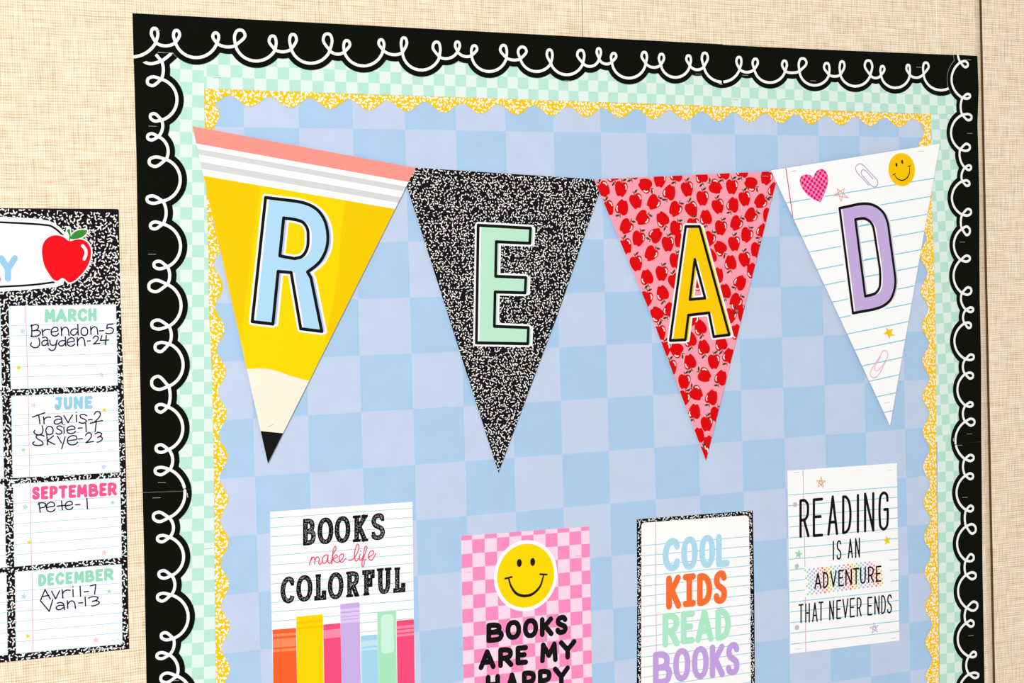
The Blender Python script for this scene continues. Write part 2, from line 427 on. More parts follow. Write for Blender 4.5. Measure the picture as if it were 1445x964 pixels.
def black_strip(outer, items, axis, h, a0, a1, label, marks=()):
    """outer: traced outer edge; a0/a1: start and end along the strip, in pixels"""
    path, arcs = loop_path(items, axis, h)
    s = 1 if axis == 0 else -1
    O = [np.array(px(p, h)) for p in outer]
    d = O[-1]-O[0]; d /= np.hypot(*d)
    mid = np.array(px(path[len(path)//2], h)); nrm = np.array([d[1], -d[0]])
    if (mid-O[0]) @ nrm < 0: nrm = -nrm
    tou = lambda q: ((q-O[0]) @ d, (q-O[0]) @ nrm)
    ou = [tou(q) for q in O]
    arcpts = []
    for a in arcs:
        if len(a) < 2: continue
        arcpts.append([tou(np.array(px(q, h))) for q in arc_curve(a)])
    r = .0106
    A = np.array([p for a in arcpts for p in densify(a, .0008)])
    U0 = tou(np.array(px(a0, h)))[0]; U1 = tou(np.array(px(a1, h)))[0]
    us = np.linspace(U0, U1, int((U1-U0)/.0013)+2)
    env = []
    for u in us:
        du = np.abs(A[:, 0]-u); k = du < r
        if k.any(): env.append(float(np.max(A[k, 1]+np.sqrt(r*r-du[k]**2))))
        else: env.append(float(np.interp(u, A[np.argsort(A[:, 0]), 0], A[np.argsort(A[:, 0]), 1]) + r))
    W = lambda u, v: tuple(O[0]+d*u+nrm*v)
    ov = np.interp(us, [p[0] for p in ou], [p[1] for p in ou])
    poly_o = [W(u, v) for u, v in zip(us, ov)]; poly_i = [W(u, v) for u, v in zip(us, env)]
    root = empty('scalloped_border_strip', (poly_o[0][0], -h, poly_o[0][1]))
    n = len(us); th = .0004
    V = [(p[0], h, p[1]) for p in poly_o+poly_i] + [(p[0], h-th, p[1]) for p in poly_o+poly_i]
    F = []; fm = []
    for i in range(n-1):
        q = (i, i+1, n+i+1, n+i)
        A_, B_, C_ = [V[k] for k in q[:3]]
        if (B_[0]-A_[0])*(C_[2]-A_[2])-(B_[2]-A_[2])*(C_[0]-A_[0]) < 0: q = q[::-1]
        F.append(q); fm.append(0); F.append(tuple(2*n+k for k in q[::-1])); fm.append(1)
        F.append((i, 2*n+i, 2*n+i+1, i+1)); fm.append(1); F.append((n+i, n+i+1, 3*n+i+1, 3*n+i)); fm.append(1)
    for i in (0, n-1): F.append((i, n+i, 3*n+i, 2*n+i)); fm.append(1)
    mesh_obj('card', V, F, [MAT['black_card'], MAT['card_edge']], root, fm)
    # the looping white line
    fc = full_curve(items, axis); pw = [px(q[:2], h) for q in fc]; lift = [q[2] for q in fc]
    lo_u, hi_u = U0, U1
    ink = Ink(h+.00006)
    run = []; rh = []
    for q, lh in list(zip(pw, lift))+[((1e3, 1e3), 0)]:
        u = tou(np.array(q))[0]
        if lo_u <= u <= hi_u and q[0] < 100:
            if run and math.hypot(q[0]-run[-1][0], q[1]-run[-1][1]) < 2e-4: continue
            run.append(q); rh.append(lh)
        else:
            if len(run) > 1: ink.stroke(run, .0047, MAT['white_line'], hs=rh)
            run = []; rh = []
    for m_ in marks: ink.stroke([px(q, h) for q in m_], .0047, MAT['white_line'])
    ink.build('looping_line', root, label='looping white line')
    tag(root, label, 'border strip')
    return root, [(p[0], p[1]) for p in poly_i]

def densify(a, st):
    out = []
    for p, q in zip(a, a[1:]):
        p, q = np.array(p), np.array(q); n = max(1, int(np.hypot(*(q-p))/st))
        out += [tuple(p+(q-p)*i/n) for i in range(n)]
    return out+[a[-1]]
def arc_curve(a):
    """round arc through first, belly and last point"""
    if len(a) == 3:
        (x0, y0), (x1, y1), (x2, y2) = a
        D = 2*(x0*(y1-y2)+x1*(y2-y0)+x2*(y0-y1))
        if abs(D) < 1e-6: return a
        ux = ((x0*x0+y0*y0)*(y1-y2)+(x1*x1+y1*y1)*(y2-y0)+(x2*x2+y2*y2)*(y0-y1))/D
        uy = ((x0*x0+y0*y0)*(x2-x1)+(x1*x1+y1*y1)*(x0-x2)+(x2*x2+y2*y2)*(x1-x0))/D
        R = math.hypot(x0-ux, y0-uy)
        # an ellipse-like bulge: blend of circle and spline keeps the belly full
        an = [math.atan2(y-uy, x-ux) for x, y in a]
        def un(t, ref):
            while t-ref > math.pi: t -= 2*math.pi
            while t-ref < -math.pi: t += 2*math.pi
            return t
        t1 = un(an[1], an[0]); t2 = un(an[2], t1)
        return [(ux+R*math.cos(t), uy+R*math.sin(t)) for t in list(np.linspace(an[0], t1, 9))[:-1]+list(np.linspace(t1, t2, 9))]
    return spline(a, 8)
def full_curve(items, axis):
    path, arcs = loop_path(items, axis, 0)
    out = []; loops = [it for it in items if it[0] == 'L']
    for i, a in enumerate(arcs):
        if len(a) >= 2:
            ac = arc_curve(a); out += [(p[0], p[1], 1.2e-4*(1-j/(len(ac)-1))) for j, p in enumerate(ac)]
        if i < len(loops):
            _, bx, by, tx, ty, lo, hi = loops[i]
            k = .60
            if axis == 0: P = [(bx, by), (hi, by+(ty-by)*k), (tx+(hi-tx)*.5, ty+(by-ty)*.05), (tx+(lo-tx)*.5, ty+(by-ty)*.05), (lo, by+(ty-by)*k), (bx, by)]
            else: P = [(bx, by), (bx+(tx-bx)*k, hi), (tx+(bx-tx)*.05, ty+(hi-ty)*.5), (tx+(bx-tx)*.05, ty+(lo-ty)*.5), (bx+(tx-bx)*k, lo), (bx, by)]
            sp = spline(P, 8); out += [(p[0], p[1], 1.2e-4*j/(len(sp)-1)) for j, p in enumerate(sp)]
    return out

def seq(groups):
    out = []
    for (ox, oy, s, axis), lst in groups:
        for it in lst:
            if len(it) == 2: out.append(('p', ox+it[0]/s, oy+it[1]/s))
            else:
                bx, by, tx, ty, lo, hi = it
                q = ox if axis == 0 else oy
                out.append(('L', ox+bx/s, oy+by/s, ox+tx/s, oy+ty/s, q+lo/s, q+hi/s))
    return out
Z1 = (180, 0, 4.817, 0); Z2 = (480, 20, 4.817, 0); Z3 = (780, 20, 4.817, 0); Z4 = (1080, 40, 3.951, 0)
TOP = seq([(Z1, [(36, 387), (110, 368), (192, 290, 182, 190, 161, 206), (255, 312), (325, 290, 332, 205, 312, 354), (475, 392), (607, 295, 598, 222, 579, 620), (665, 318), (733, 310, 765, 203, 727, 798), (875, 415), (1003, 340, 985, 243, 962, 1010), (1055, 352), (1113, 335, 1123, 232, 1101, 1148), (1235, 430), (1375, 345, 1358, 228, 1330, 1390), (1425, 368)]),
           (Z2, [(28, 258, 45, 178, 24, 66), (160, 352), (292, 245, 275, 172, 262, 298), (355, 275), (423, 262, 433, 158, 414, 453), (560, 380), (675, 292, 655, 187, 630, 680), (728, 302), (798, 255, 797, 187, 781, 813), (850, 288), (893, 282, 913, 213, 892, 930), (1013, 390), (1130, 298, 1110, 210, 1088, 1132), (1180, 312), (1225, 305, 1238, 222, 1209, 1266), (1335, 390), (1432, 335, 1422, 240, 1405, 1443)]),
           (Z3, [(95, 412), (205, 335, 190, 243, 167, 214), (245, 355), (315, 303, 311, 232, 299, 327), (367, 339), (402, 325, 415, 265, 396, 431), (515, 435), (632, 335, 622, 257, 604, 640), (685, 362), (735, 345, 740, 270, 721, 756), (830, 430), (932, 350, 922, 280, 908, 939), (980, 378), (1027, 358, 1033, 262, 1013, 1054), (1165, 460), (1270, 375, 1267, 290, 1248, 1282), (1320, 395), (1370, 375, 1378, 303, 1358, 1394)]),
           (Z4, [(15, 302), (110, 240, 107, 180, 93, 120), (155, 248), (190, 240, 208, 167, 186, 229), (272, 318), (355, 260, 342, 193, 327, 357), (388, 268), (418, 260, 428, 183, 414, 441), (500, 323), (585, 262, 573, 178, 554, 596), (618, 277), (645, 262, 653, 210, 641, 664), (725, 332), (805, 260, 796, 203, 786, 806), (845, 275), (882, 255, 895, 190, 879, 910), (975, 345), (1060, 300, 1070, 250, 1055, 1080), (1110, 290)])])
LC = [(180, o_, 6.025, 1) for o_ in (60, 210, 360, 510, 660, 804)]
LEFT = seq([(LC[0], [(410, 55), (375, 88), (338, 122), (290, 158, 120, 120, 60, 180), (304, 235), (288, 312, 166, 332, 292, 366), (420, 495), (290, 660, 192, 622, 606, 668), (298, 725), (262, 800, 168, 803, 775, 829), (340, 965)]),
            (LC[1], [(328, 90, 181, 110, 70, 150), (448, 265), (300, 445, 162, 425, 401, 464), (328, 540), (300, 640, 192, 658, 622, 681), (450, 820)]),
            (LC[2], [(340, 100, 222, 80, 52, 117), (358, 180), (340, 250, 178, 270, 214, 311), (455, 430), (352, 605, 203, 590, 553, 629), (372, 680), (355, 755, 232, 785, 743, 821), (472, 945)]),
            (LC[3], [(350, 212, 203, 180, 128, 239), (362, 300), (345, 388, 242, 395, 366, 432), (470, 565), (350, 750, 240, 740, 709, 774), (382, 820), (360, 920, 232, 930, 901, 964)]),
            (LC[4], [(487, 195), (352, 425, 217, 415, 379, 459), (390, 510), (358, 592, 252, 605, 576, 631), (475, 735), (375, 918, 264, 905, 876, 941)]),
            (LC[5], [(402, 120), (370, 215, 252, 235, 201, 267), (515, 385), (390, 585, 284, 560, 536, 597), (395, 650), (355, 725, 247, 735, 705, 757), (427, 825), (420, 905, 280, 930, 879, 959), (540, 1080), (400, 1250, 290, 1240, 1210, 1280), (410, 1320), (380, 1400, 260, 1410, 1375, 1435), (520, 1560), (400, 1740, 290, 1730, 1700, 1765), (405, 1800), (385, 1880, 260, 1890, 1850, 1925), (530, 2060)])])
RC = [(1290, o_, 6.025, 1) for o_ in (60, 210, 360, 510, 660, 804)]
RIGHT = seq([(RC[0], [(372, 85), (376, 130), (392, 168, 457, 192, 158, 209), (318, 300), (410, 470, 477, 452, 438, 477), (395, 545), (408, 615, 489, 638, 609, 660), (313, 760), (390, 908, 475, 890, 862, 921)]),
             (RC[1], [(390, 85), (430, 160, 485, 158, 141, 181), (403, 220), (408, 275, 471, 300, 269, 314), (322, 395), (407, 560, 485, 535, 512, 567), (396, 620), (405, 680, 474, 700, 661, 734), (338, 800), (395, 945, 475, 930, 909, 959)]),
             (RC[2], [(335, 165), (405, 322, 487, 300, 275, 337), (400, 395), (440, 465, 503, 462, 446, 484), (416, 520), (428, 580, 484, 600, 574, 620), (342, 720), (435, 885, 508, 865, 846, 892)]),
             (RC[3], [(417, 20), (432, 108, 502, 122, 96, 146), (367, 240), (435, 375, 499, 365, 348, 386), (415, 430), (432, 512, 514, 515, 488, 546), (350, 675), (430, 830, 507, 820, 796, 847), (415, 890)]),
             (RC[4], [(435, 68, 502, 75, 49, 97), (360, 205), (440, 360, 502, 345, 324, 372), (430, 425), (440, 500, 524, 525, 481, 561), (365, 635), (438, 790, 507, 765, 736, 796), (428, 850)]),
             (RC[5], [(440, 45, 525, 50, 23, 81), (373, 185), (445, 325, 539, 300, 273, 349), (429, 390), (440, 455, 507, 460, 431, 484), (370, 595), (465, 738, 527, 718, 699, 744), (442, 810), (465, 888, 547, 900, 876, 921), (380, 1060), (460, 1200, 540, 1190, 1165, 1210), (440, 1280), (460, 1350, 540, 1360, 1340, 1385), (385, 1510), (465, 1660, 545, 1650, 1625, 1675), (445, 1740), (465, 1810, 545, 1820, 1795, 1850), (390, 1980)])])
top_outer = [(187.3, 18.6), (480, 33.9), (780, 49.8), (1020, 62.5), (1378.8, 78.8)]
top_outer2 = [(1019.5, 63.2), (1080, 66.3), (1200, 71.6), (1378.8, 78.8)]
left_outer = [(187.6, 40), (188, 60), (192.4, 219), (194.6, 359), (195.8, 426), (197.4, 519), (200.2, 659), (204, 809), (206.6, 963), (209.5, BOT)]
right_outer = [(1379, 60), (1379.3, 78.6), (1381, 126.4), (1379.4, 176), (1380.5, 210), (1382, 276), (1382.2, 359), (1382.7, 426), (1384.5, 509), (1384.7, 600), (1385.2, 659), (1386.6, 809), (1389.3, 963), (1393, BOT)]
hb = H_BLACK
t1, _ = black_strip(top_outer, TOP, 0, hb+.0006, (187.4, 40), (1020.2, 90), 'long black scalloped border strip along the top, left of the joint')
t2, _ = black_strip(top_outer2, TOP, 0, hb+.0002, (1020.0, 90), (1378.6, 100), 'short black scalloped border strip at the top right corner, right of the joint')
c1 = zm(180, 60, 6.025)
l1, _ = black_strip(left_outer, LEFT, 1, hb, (188, 73), (201.6, 694.8), 'upper black scalloped border strip on the left side, above the faint joint',
                    marks=())
l2, _ = black_strip(left_outer, LEFT, 1, hb+.0003, (201.6, 694.9), (209, BOT), 'lower black scalloped border strip on the left side, beside the bottom of the month chart')
r1, ri = black_strip(right_outer, RIGHT, 1, hb+.0007, (1379.2, 78.8), (1385, 623.6), 'upper black scalloped border strip on the right side, above the faint joint')
r2, _ = black_strip(right_outer, RIGHT, 1, hb+.0004, (1385, 623.7), (1392, BOT), 'lower black scalloped border strip on the right side, near the white poster')
# pale cut edges and small imprints
def line_part(root, name, pts, wmm, m, h):
    ink = Ink(h); ink.stroke([px(p, h) for p in pts], wmm/1000, m, cap='flat'); return ink.build(name, root)
ink = Ink(hb+.0008); ink.stroke([p for p in ri if p[1] > px((1340, 127), hb)[1]], .0009, MAT['cut_edge'], cap='flat'); ink.build('cut_edge', r1)
line_part(t1, 'cut_edge', [(222.5, 73.2), (233, 74.8), (243, 74.2), (249, 80.5)], .5, MAT['cut_edge'], hb+.00072)
line_part(l2, 'cut_edge', [(201.8, 695.2), (262, 693.2)], .35, MAT['cut_edge'], hb+.00036)
line_part(r2, 'cut_edge', [(1350, 624.3), (1384.5, 623.2)], .35, MAT['cut_edge'], hb+.00046)

# ------------------------------------------------------------------ lettering
GL = {
 'A': [('L', (0, 0), (.5, 1), (1, 0)), ('L', (.2, .32), (.8, .32))],
 'B': [('L', (0, 0), (0, 1)), ('C', (0, 1), (.5, .99), (.78, .9), (.84, .76), (.76, .6), (.45, .53), (0, .53)), ('C', (.4, .53), (.8, .5), (1, .36), (1, .22), (.85, .05), (.5, 0), (0, 0))],
 'C': [('C', (1, .8), (.86, .95), (.58, 1), (.25, .9), (.03, .62), (.03, .34), (.25, .08), (.58, 0), (.88, .06), (1, .22))],
 'D': [('L', (0, 0), (0, 1)), ('C', (0, 1), (.35, .99), (.75, .88), (.98, .62), (.98, .36), (.75, .1), (.35, .01), (0, 0))],
 'E': [('L', (1, 1), (0, 1), (0, 0), (1, 0)), ('L', (0, .52), (.82, .52))],
 'F': [('L', (1, 1), (0, 1), (0, 0)), ('L', (0, .5), (.8, .5))],
 'G': [('C', (.97, .78), (.88, .94), (.5, 1), (.12, .92), (0, .7), (0, .3), (.12, .08), (.5, 0), (.88, .08), (1, .28), (1, .52)), ('L', (1, .54), (.6, .54))],
 'H': [('L', (0, 0), (0, 1)), ('L', (1, 0), (1, 1)), ('L', (0, .5), (1, .5))],
 'I': [('L', (.5, 0), (.5, 1))],
 'i': [('L', (.5, 0), (.5, 1)), ('L', (0, 1), (1, 1)), ('L', (0, 0), (1, 0))],
 'J': [('L', (.15, 1), (1, 1)), ('C', (.8, 1), (.8, .5), (.75, .15), (.45, 0), (.1, .08), (0, .3))],
 'K': [('L', (0, 0), (0, 1)), ('L', (.95, 1), (.08, .42)), ('L', (.3, .56), (1, 0))],
 'L': [('L', (0, 1), (0, 0), (1, 0))],
 'M': [('L', (0, 0), (.06, 1), (.5, .3), (.92, 1), (1, 0))],
 'N': [('L', (0, 0), (0, 1), (1, 0), (1, 1))],
 'O': [('O', (.5, 1), (.85, .87), (1, .5), (.85, .13), (.5, 0), (.15, .13), (0, .5), (.15, .87))],
 'P': [('L', (0, 0), (0, 1)), ('C', (0, 1), (.5, 1), (.92, .9), (1, .72), (.9, .52), (.5, .42), (0, .42))],
 'R': [('L', (0, 0), (0, 1)), ('C', (0, 1), (.5, 1), (.88, .9), (.95, .74), (.86, .56), (.5, .46), (0, .46)), ('L', (.45, .46), (1, 0))],
 'S': [('C', (.95, .84), (.8, .97), (.5, 1), (.18, .93), (.05, .75), (.2, .58), (.55, .49), (.88, .38), (.98, .22), (.82, .05), (.45, 0), (.12, .05), (0, .17))],
 'T': [('L', (0, 1), (1, 1)), ('L', (.5, 1), (.5, 0))],
 'U': [('C', (0, 1), (0, .6), (.02, .28), (.2, .04), (.5, 0), (.8, .04), (.98, .28), (1, .6), (1, 1))],
 'V': [('L', (0, 1), (.5, 0), (1, 1))],
 'Y': [('L', (0, 1), (.5, .48), (1, 1)), ('L', (.5, .48), (.5, 0))],
 # pen handwriting
 'b_B': [('L', (.1, 1), (.1, 0)), ('C', (0, .9), (.4, 1), (.75, .95), (.75, .7), (.5, .55), (.2, .5)), ('C', (.2, .5), (.75, .52), (1, .35), (.75, .1), (.3, 0), (.02, .05))],
 'b_r': [('L', (0, 1), (.1, 0)), ('C', (.06, .5), (.25, .8), (.6, .95), (1, .92))],
 'b_e': [('C', (.08, .45), (.5, .52), (.92, .62), (.85, .92), (.5, 1), (.12, .8), (0, .45), (.15, .1), (.5, 0), (.85, .12), (1, .3))],
 'b_n': [('L', (0, 1), (.06, 0)), ('C', (.04, .5), (.3, .9), (.65, .98), (.88, .75), (.95, .4), (1, 0))],
 'b_d': [('C', (.92, .55), (.6, .6), (.2, .5), (0, .25), (.25, .02), (.6, .05), (.9, .35)), ('L', (.92, 1), (.98, .02))],
 'b_o': [('O', (.5, 1), (.88, .8), (1, .45), (.8, .1), (.45, 0), (.1, .2), (0, .6), (.18, .92))],
 'b_-': [('L', (0, .4), (1, .6))],
 'b_5': [('L', (.95, 1), (.2, .92), (.1, .55)), ('C', (.1, .55), (.6, .62), (1, .45), (.85, .12), (.4, .0), (0, .08))],
 'b_J': [('C', (.9, 1), (1, .5), (.85, .12), (.45, 0), (.1, .15), (0, .35), (.1, .5))],
 'b_a': [('C', (.15, .9), (.5, 1), (.85, .85), (.95, .4), (1, .0)), ('C', (.9, .6), (.4, .6), (.05, .35), (.15, .05), (.5, .02), (.9, .3))],
 'b_y': [('C', (.1, 1), (.2, .6), (.5, .5), (.8, .6), (.95, .95)), ('C', (.98, 1), (.85, .5), (.7, .15), (.4, 0), (.1, .08), (0, .2))],
 'b_Y': [('L', (0, 1), (.5, .5)), ('L', (1, .95), (.55, 0))],
 'b_2': [('C', (0, .75), (.25, 1), (.65, .98), (.75, .7), (.45, .3), (.05, 0)), ('L', (.05, 0), (1, .12))],
 'b_4': [('L', (.2, .95), (0, .45), (1, .5)), ('L', (.72, 1), (.62, 0))],
 'b_T': [('L', (0, .6), (1, 1)), ('L', (.5, .8), (.6, 0))],
 'b_v': [('L', (0, .95), (.5, 0), (1, 1))],
 'b_i': [('L', (.5, .72), (.6, 0)), ('L', (.48, .98), (.54, 1))],
 'b_s': [('C', (1, .85), (.6, 1), (.15, .9), (.2, .65), (.7, .45), (.95, .25), (.7, .02), (.3, 0), (0, .1))],
 'b_1': [('L', (.4, 1), (.6, 0))],
 'b_7': [('L', (0, .85), (.95, 1), (.75, 0))],
 'b_S': [('C', (1, .9), (.6, 1), (.3, .9), (.4, .65), (.8, .4), (.9, .12), (.5, 0), (.1, .08), (0, .25), (.15, .35))],
 'b_k': [('L', (.0, 1), (.12, 0)), ('L', (.85, .85), (.08, .4), (1, .05))],
 'b_3': [('C', (.05, .85), (.4, 1), (.9, .9), (.75, .65), (.4, .5)), ('C', (.4, .52), (.85, .55), (1, .35), (.7, .1), (.35, 0))],
 'b_P': [('L', (.12, 1), (.28, 0)), ('C', (0, .85), (.4, 1), (.95, .9), (.9, .6), (.3, .45))],
 'b_t': [('L', (.55, 1), (.65, 0)), ('L', (0, .4), (1, .5))],
 'b_l': [('L', (.4, 1), (.6, 0))],
 'b_A': [('L', (0, 0), (.45, 1), (1, .1)), ('L', (.2, .35), (.85, .45))],
 'b_V': [('L', (0, .9), (.72, 0), (1, 1))],
}
GL.update({
 's_B': [('L', (.14, 0), (.14, 1)), ('C', (.14, 1), (.5, 1), (.8, .94), (.88, .77), (.78, .6), (.5, .53), (.14, .53)), ('C', (.45, .53), (.85, .49), (1, .36), (1, .22), (.86, .06), (.5, 0), (.14, 0))],
 's_K': [('L', (.2, 0), (.2, 1)), ('L', (.86, 1), (.26, .44)), ('L', (.42, .58), (.86, 0))],
 's_L': [('L', (.24, 1), (.24, 0)), ('L', (0, 0), (1, 0)), ('L', (1, 0), (1, .22))],
 's_R': [('L', (.2, 0), (.2, 1)), ('C', (.2, 1), (.55, 1), (.86, .93), (.92, .76), (.84, .58), (.55, .49), (.2, .49)), ('L', (.52, .49), (.86, .02))],
 's_F': [('L', (.24, 1), (.24, 0)), ('L', (0, 1), (1, 1)), ('L', (1, 1), (1, .8)), ('L', (.24, .5), (.7, .5)), ('L', (.72, .4), (.72, .6))],
 's_U': [('C', (.14, 1), (.14, .6), (.16, .26), (.28, .05), (.5, 0), (.72, .05), (.84, .26), (.86, .6), (.86, 1))],
})
SERIF = {'B': [(-.04, 1, .3), (-.04, 0, .3)], 'K': [(-.14, 1, .54), (-.14, 0, .54), (.6, 1, 1.16), (.6, 0, 1.18)], 'L': [(-.14, 1, .62)],
         'R': [(-.14, 1, .3), (-.14, 0, .56), (.72, 0, 1.16)], 'F': [(-.14, 0, .62)], 'U': [(-.18, 1, .46), (.54, 1, 1.18)]}
TICK = {'C': [((1, .98), (1, .68))], 'S': [((.97, .98), (.97, .74)), ((.02, .02), (.02, .28))]}

def glyph(ink, key, to, wm, m, slab_=False, cap='round', speck=None):
    lines = []
    for st in GL['s_'+key if slab_ and 's_'+key in GL else key]:
        P = [to(*p) for p in st[1:]]
        if st[0] == 'L':
            if slab_:
                a, b = np.array(P[0]), np.array(P[-1]); d = (b-a)/np.hypot(*(b-a))
                ink.stroke([tuple(a-d*wm*.5), tuple(b+d*wm*.5)], wm, m, cap='flat')
            else: ink.polyline(P, wm, m, cap=cap)
            lines.append(P)
        elif st[0] == 'C': Q = spline(P, 6); ink.stroke(Q, wm, m, cap=cap if not slab_ else 'flat'); lines.append(Q)
        else:
            c = np.array(to(.5, .5)); ax = np.array(to(1, .5))-c; ay = np.array(to(.5, 1))-c
            la, lb = np.hypot(*ax), np.hypot(*ay); n = 44
            def ring(o):
                return [tuple(c+ax*(1+o/la)*math.copysign(abs(math.cos(t))**.88, math.cos(t))+ay*(1+o*.95/lb)*math.copysign(abs(math.sin(t))**.94, math.sin(t))) for t in np.linspace(0, 2*math.pi, n, endpoint=False)]
            o_, i_ = ring(wm/2), ring(-min(wm/2, la*.78))
            for q in range(n): ink.poly([i_[q], o_[q], o_[(q+1) % n], i_[(q+1) % n]], m, convex=True)
            Q = ring(0); lines.append(Q+[Q[0]])
    if slab_:
        ts = wm*.56
        for u0, v, u1 in SERIF.get(key, []):
            a, b = to(u0, v), to(u1, v); o = (wm/2-ts/2)*(1 if v else -1)
            ink.stroke([(a[0], a[1]+o), (b[0], b[1]+o)], ts, m, cap='flat')
        for a, b in TICK.get(key, []): ink.stroke([to(*a), to(*b)], wm*.7, m, cap='flat')
    if speck:
        rnd = random.Random(ord(key[0]) + int(to(0, 0)[0]*1e4))
        for Q in lines:
            D = densify(Q, .0016)
            for a in D[1:-1]:
                for _ in range(2):
                    q = (a[0]+rnd.uniform(-.25, .25)*wm, a[1]+rnd.uniform(-.25, .25)*wm); r = rnd.uniform(.00018, .00042)
                    ink.poly([(q[0]-r, q[1]-r*.6), (q[0]+r*.5, q[1]-r), (q[0]+r, q[1]+r*.6), (q[0]-r*.4, q[1]+r)], speck, 8e-5, convex=True)

def word(ink, zf, letters, slope, w_mm, m, inset=None, slab_=False, cap='round', speck=None, skew=.0, root=None):
    """letters: (glyph, x0, x1, ytop, ybottom) as traced outlines in a zoomed view zf"""
    h = ink.h; wm = w_mm/1000
    s = abs(zf(1, 0)[0]-zf(0, 0)[0])
    for g, x0, x1, yt, yb in letters:
        cx = (x0+x1)/2
        if root: ink = Ink(h)
        # half stroke width in zoomed units at this place
        a = px(zf(cx, yt), h); b = px(zf(cx+10, yt), h); ix = (wm/2)/((b[0]-a[0])/10)
        b = px(zf(cx, yt+10), h); iz = (wm/2)/((a[1]-b[1])/10)
        if inset is False: ix = iz = 0
        X0_, X1_ = (x0+ix, x1-ix) if x1-x0 > 2*ix else (cx-.01, cx+.01)
        T, B = yt+iz, yb-iz
        def to(u, v):
            x = X0_+u*(X1_-X0_); y = B+(T-B)*v+slope*(x-cx)
            return px(zf(x + skew*(v-.5), y), h)
        glyph(ink, g, to, wm, m, slab_, cap, speck)
        if root: ink.build('printed_letter', root)

def star(ink, c, r, m, rot=0, sketch=False, w=.0008):
    h = ink.h; C = px(c, h)
    if sketch:
        P = [(C[0]+r*math.sin(rot+k*4*math.pi/5), C[1]+r*math.cos(rot+k*4*math.pi/5)) for k in range(5)]
        ink.polyline(P, w, m, closed=True)
        P2 = [(C[0]+r*.55*math.sin(rot+.2+k*4*math.pi/5), C[1]+r*.6*math.cos(rot+.2+k*4*math.pi/5)) for k in range(5)]
        ink.polyline(P2[:4], w*.8, m)
    else:
        ink.poly([(C[0]+(r if k % 2 == 0 else r*.42)*math.sin(rot+k*math.pi/5), C[1]+(r if k % 2 == 0 else r*.42)*math.cos(rot+k*math.pi/5)) for k in range(10)], m)

def disc(ink, c, rx, m, dh=0, rz=None, n=40, rot=0):
    rz = rz or rx
    ink.poly([(c[0]+rx*math.cos(t)*math.cos(rot)-rz*math.sin(t)*math.sin(rot), c[1]+rx*math.cos(t)*math.sin(rot)+rz*math.sin(t)*math.cos(rot)) for t in np.linspace(0, 2*math.pi, n, endpoint=False)], m, dh)

# ------------------------------------------------------------------ pennants
def card_root(name, poly_px, h, m, frame=None):
    P = [px(p, h) for p in poly_px]
    zmin = min(P, key=lambda p: p[1])
    root = empty(name, (zmin[0], -h, zmin[1]))
    slab('card', P, h, m, root, frame=frame, th=.0005)
    return root, P
HP = .0050
# centre lines of the block letters
def outline(pts, h, corners_smooth=()):
    return [px(p, h) for p in pts]
def block_letter(root, h, outer, inner, fill, fringe_mat, halo, clip, halo_only_sheet=True, shift=(.0056, -.0009), name='printed_letter'):
    O_ = [px(p, h) for p in outer]; I_ = [px(p, h) for p in inner] if inner else None
    ring = lambda sh: ([(p[0]+sh[0], p[1]+sh[1]) for p in O_], [(p[0]+sh[0], p[1]+sh[1]) for p in I_] if I_ else None)
    def fill_poly(ink, o_, i_, m):
        if i_ is None: ink.poly(o_, m, clip=False); return
        loops = [[Vector((p[0], p[1], 0)) for p in o_], [Vector((p[0], p[1], 0)) for p in i_]]
        tr = tessellate_polygon(loops); allp = o_+i_
        b = len(ink.V); ink.V += [(p[0], ink.h, p[1]) for p in allp]
        for t in tr:
            A, B, C = [allp[k] for k in t]
            if (B[0]-A[0])*(C[1]-A[1])-(B[1]-A[1])*(C[0]-A[0]) < 0: t = tuple(reversed(t))
            ink.F.append(tuple(b+k for k in t)); ink.fm.append(ink.mi(m))
    if halo:
        k = Ink(h+.00010)
        for L_ in [O_]+([I_] if I_ else []):
            for sh, up_ in (((0, 0), 0.0), (shift, 6e-5)):
                k.polyline([(p[0]+sh[0], p[1]+sh[1]) for p in L_], .0112 if up_ == 0 else .0066, MAT['paper_white'], up_, closed=True)
        fill_poly(k, *ring((0, 0)), MAT['paper_white'])
        k.build('letter_halo', root, label='white halo round the letter')
    # offset colour: a fringe to the right, then the white gap, the fill and the black outline
    k = Ink(h+.00022)
    fill_poly(k, *ring(shift), fringe_mat); k.build('letter_fringe', root)
    k = Ink(h+.00030); fill_poly(k, *ring((0, 0)), MAT['paper_white'])
    k2 = Ink(h+.00038); 
    # fill = letter shifted, clipped by eye to the letter through a second pass of the letter's own shape
    so, si = ring(shift)
    inter = shape_and(O_, I_, so, si)
    for p in inter: k2.poly(p, fill, clip=False, convex=True)
    k.build('letter_gap', root); k2.build('letter_fill', root)
    k = Ink(h+.00046)
    for L_ in [O_]+([I_] if I_ else []): k.polyline(L_, .0051, MAT['ink'], closed=True, cap='round')
    k.build(name, root, label='black outline of the letter')

def shape_and(o1, i1, o2, i2):
    """intersection of two letters as thin horizontal slices"""
    zs = [p[1] for p in o1]; z0, z1 = min(zs), max(zs); n = 260; dz = (z1-z0)/n; out = []
    def spans(loops, z):
        xs = []
        for L_ in loops:
            if not L_: continue
            for a, b in zip(L_, L_[1:]+L_[:1]):
                if (a[1] > z) != (b[1] > z): xs.append(a[0]+(b[0]-a[0])*(z-a[1])/(b[1]-a[1]))
        xs.sort(); return list(zip(xs[::2], xs[1::2]))
    for i in range(n):
        za = z0+i*dz; z = za+dz/2
        for a, b in spans([o1, i1], z):
            for c, d in spans([o2, i2], z):
                l, r = max(a, c), min(b, d)
                if r-l > 1e-5: out.append([(l, za), (r, za), (r, za+dz), (l, za+dz)])
    return out

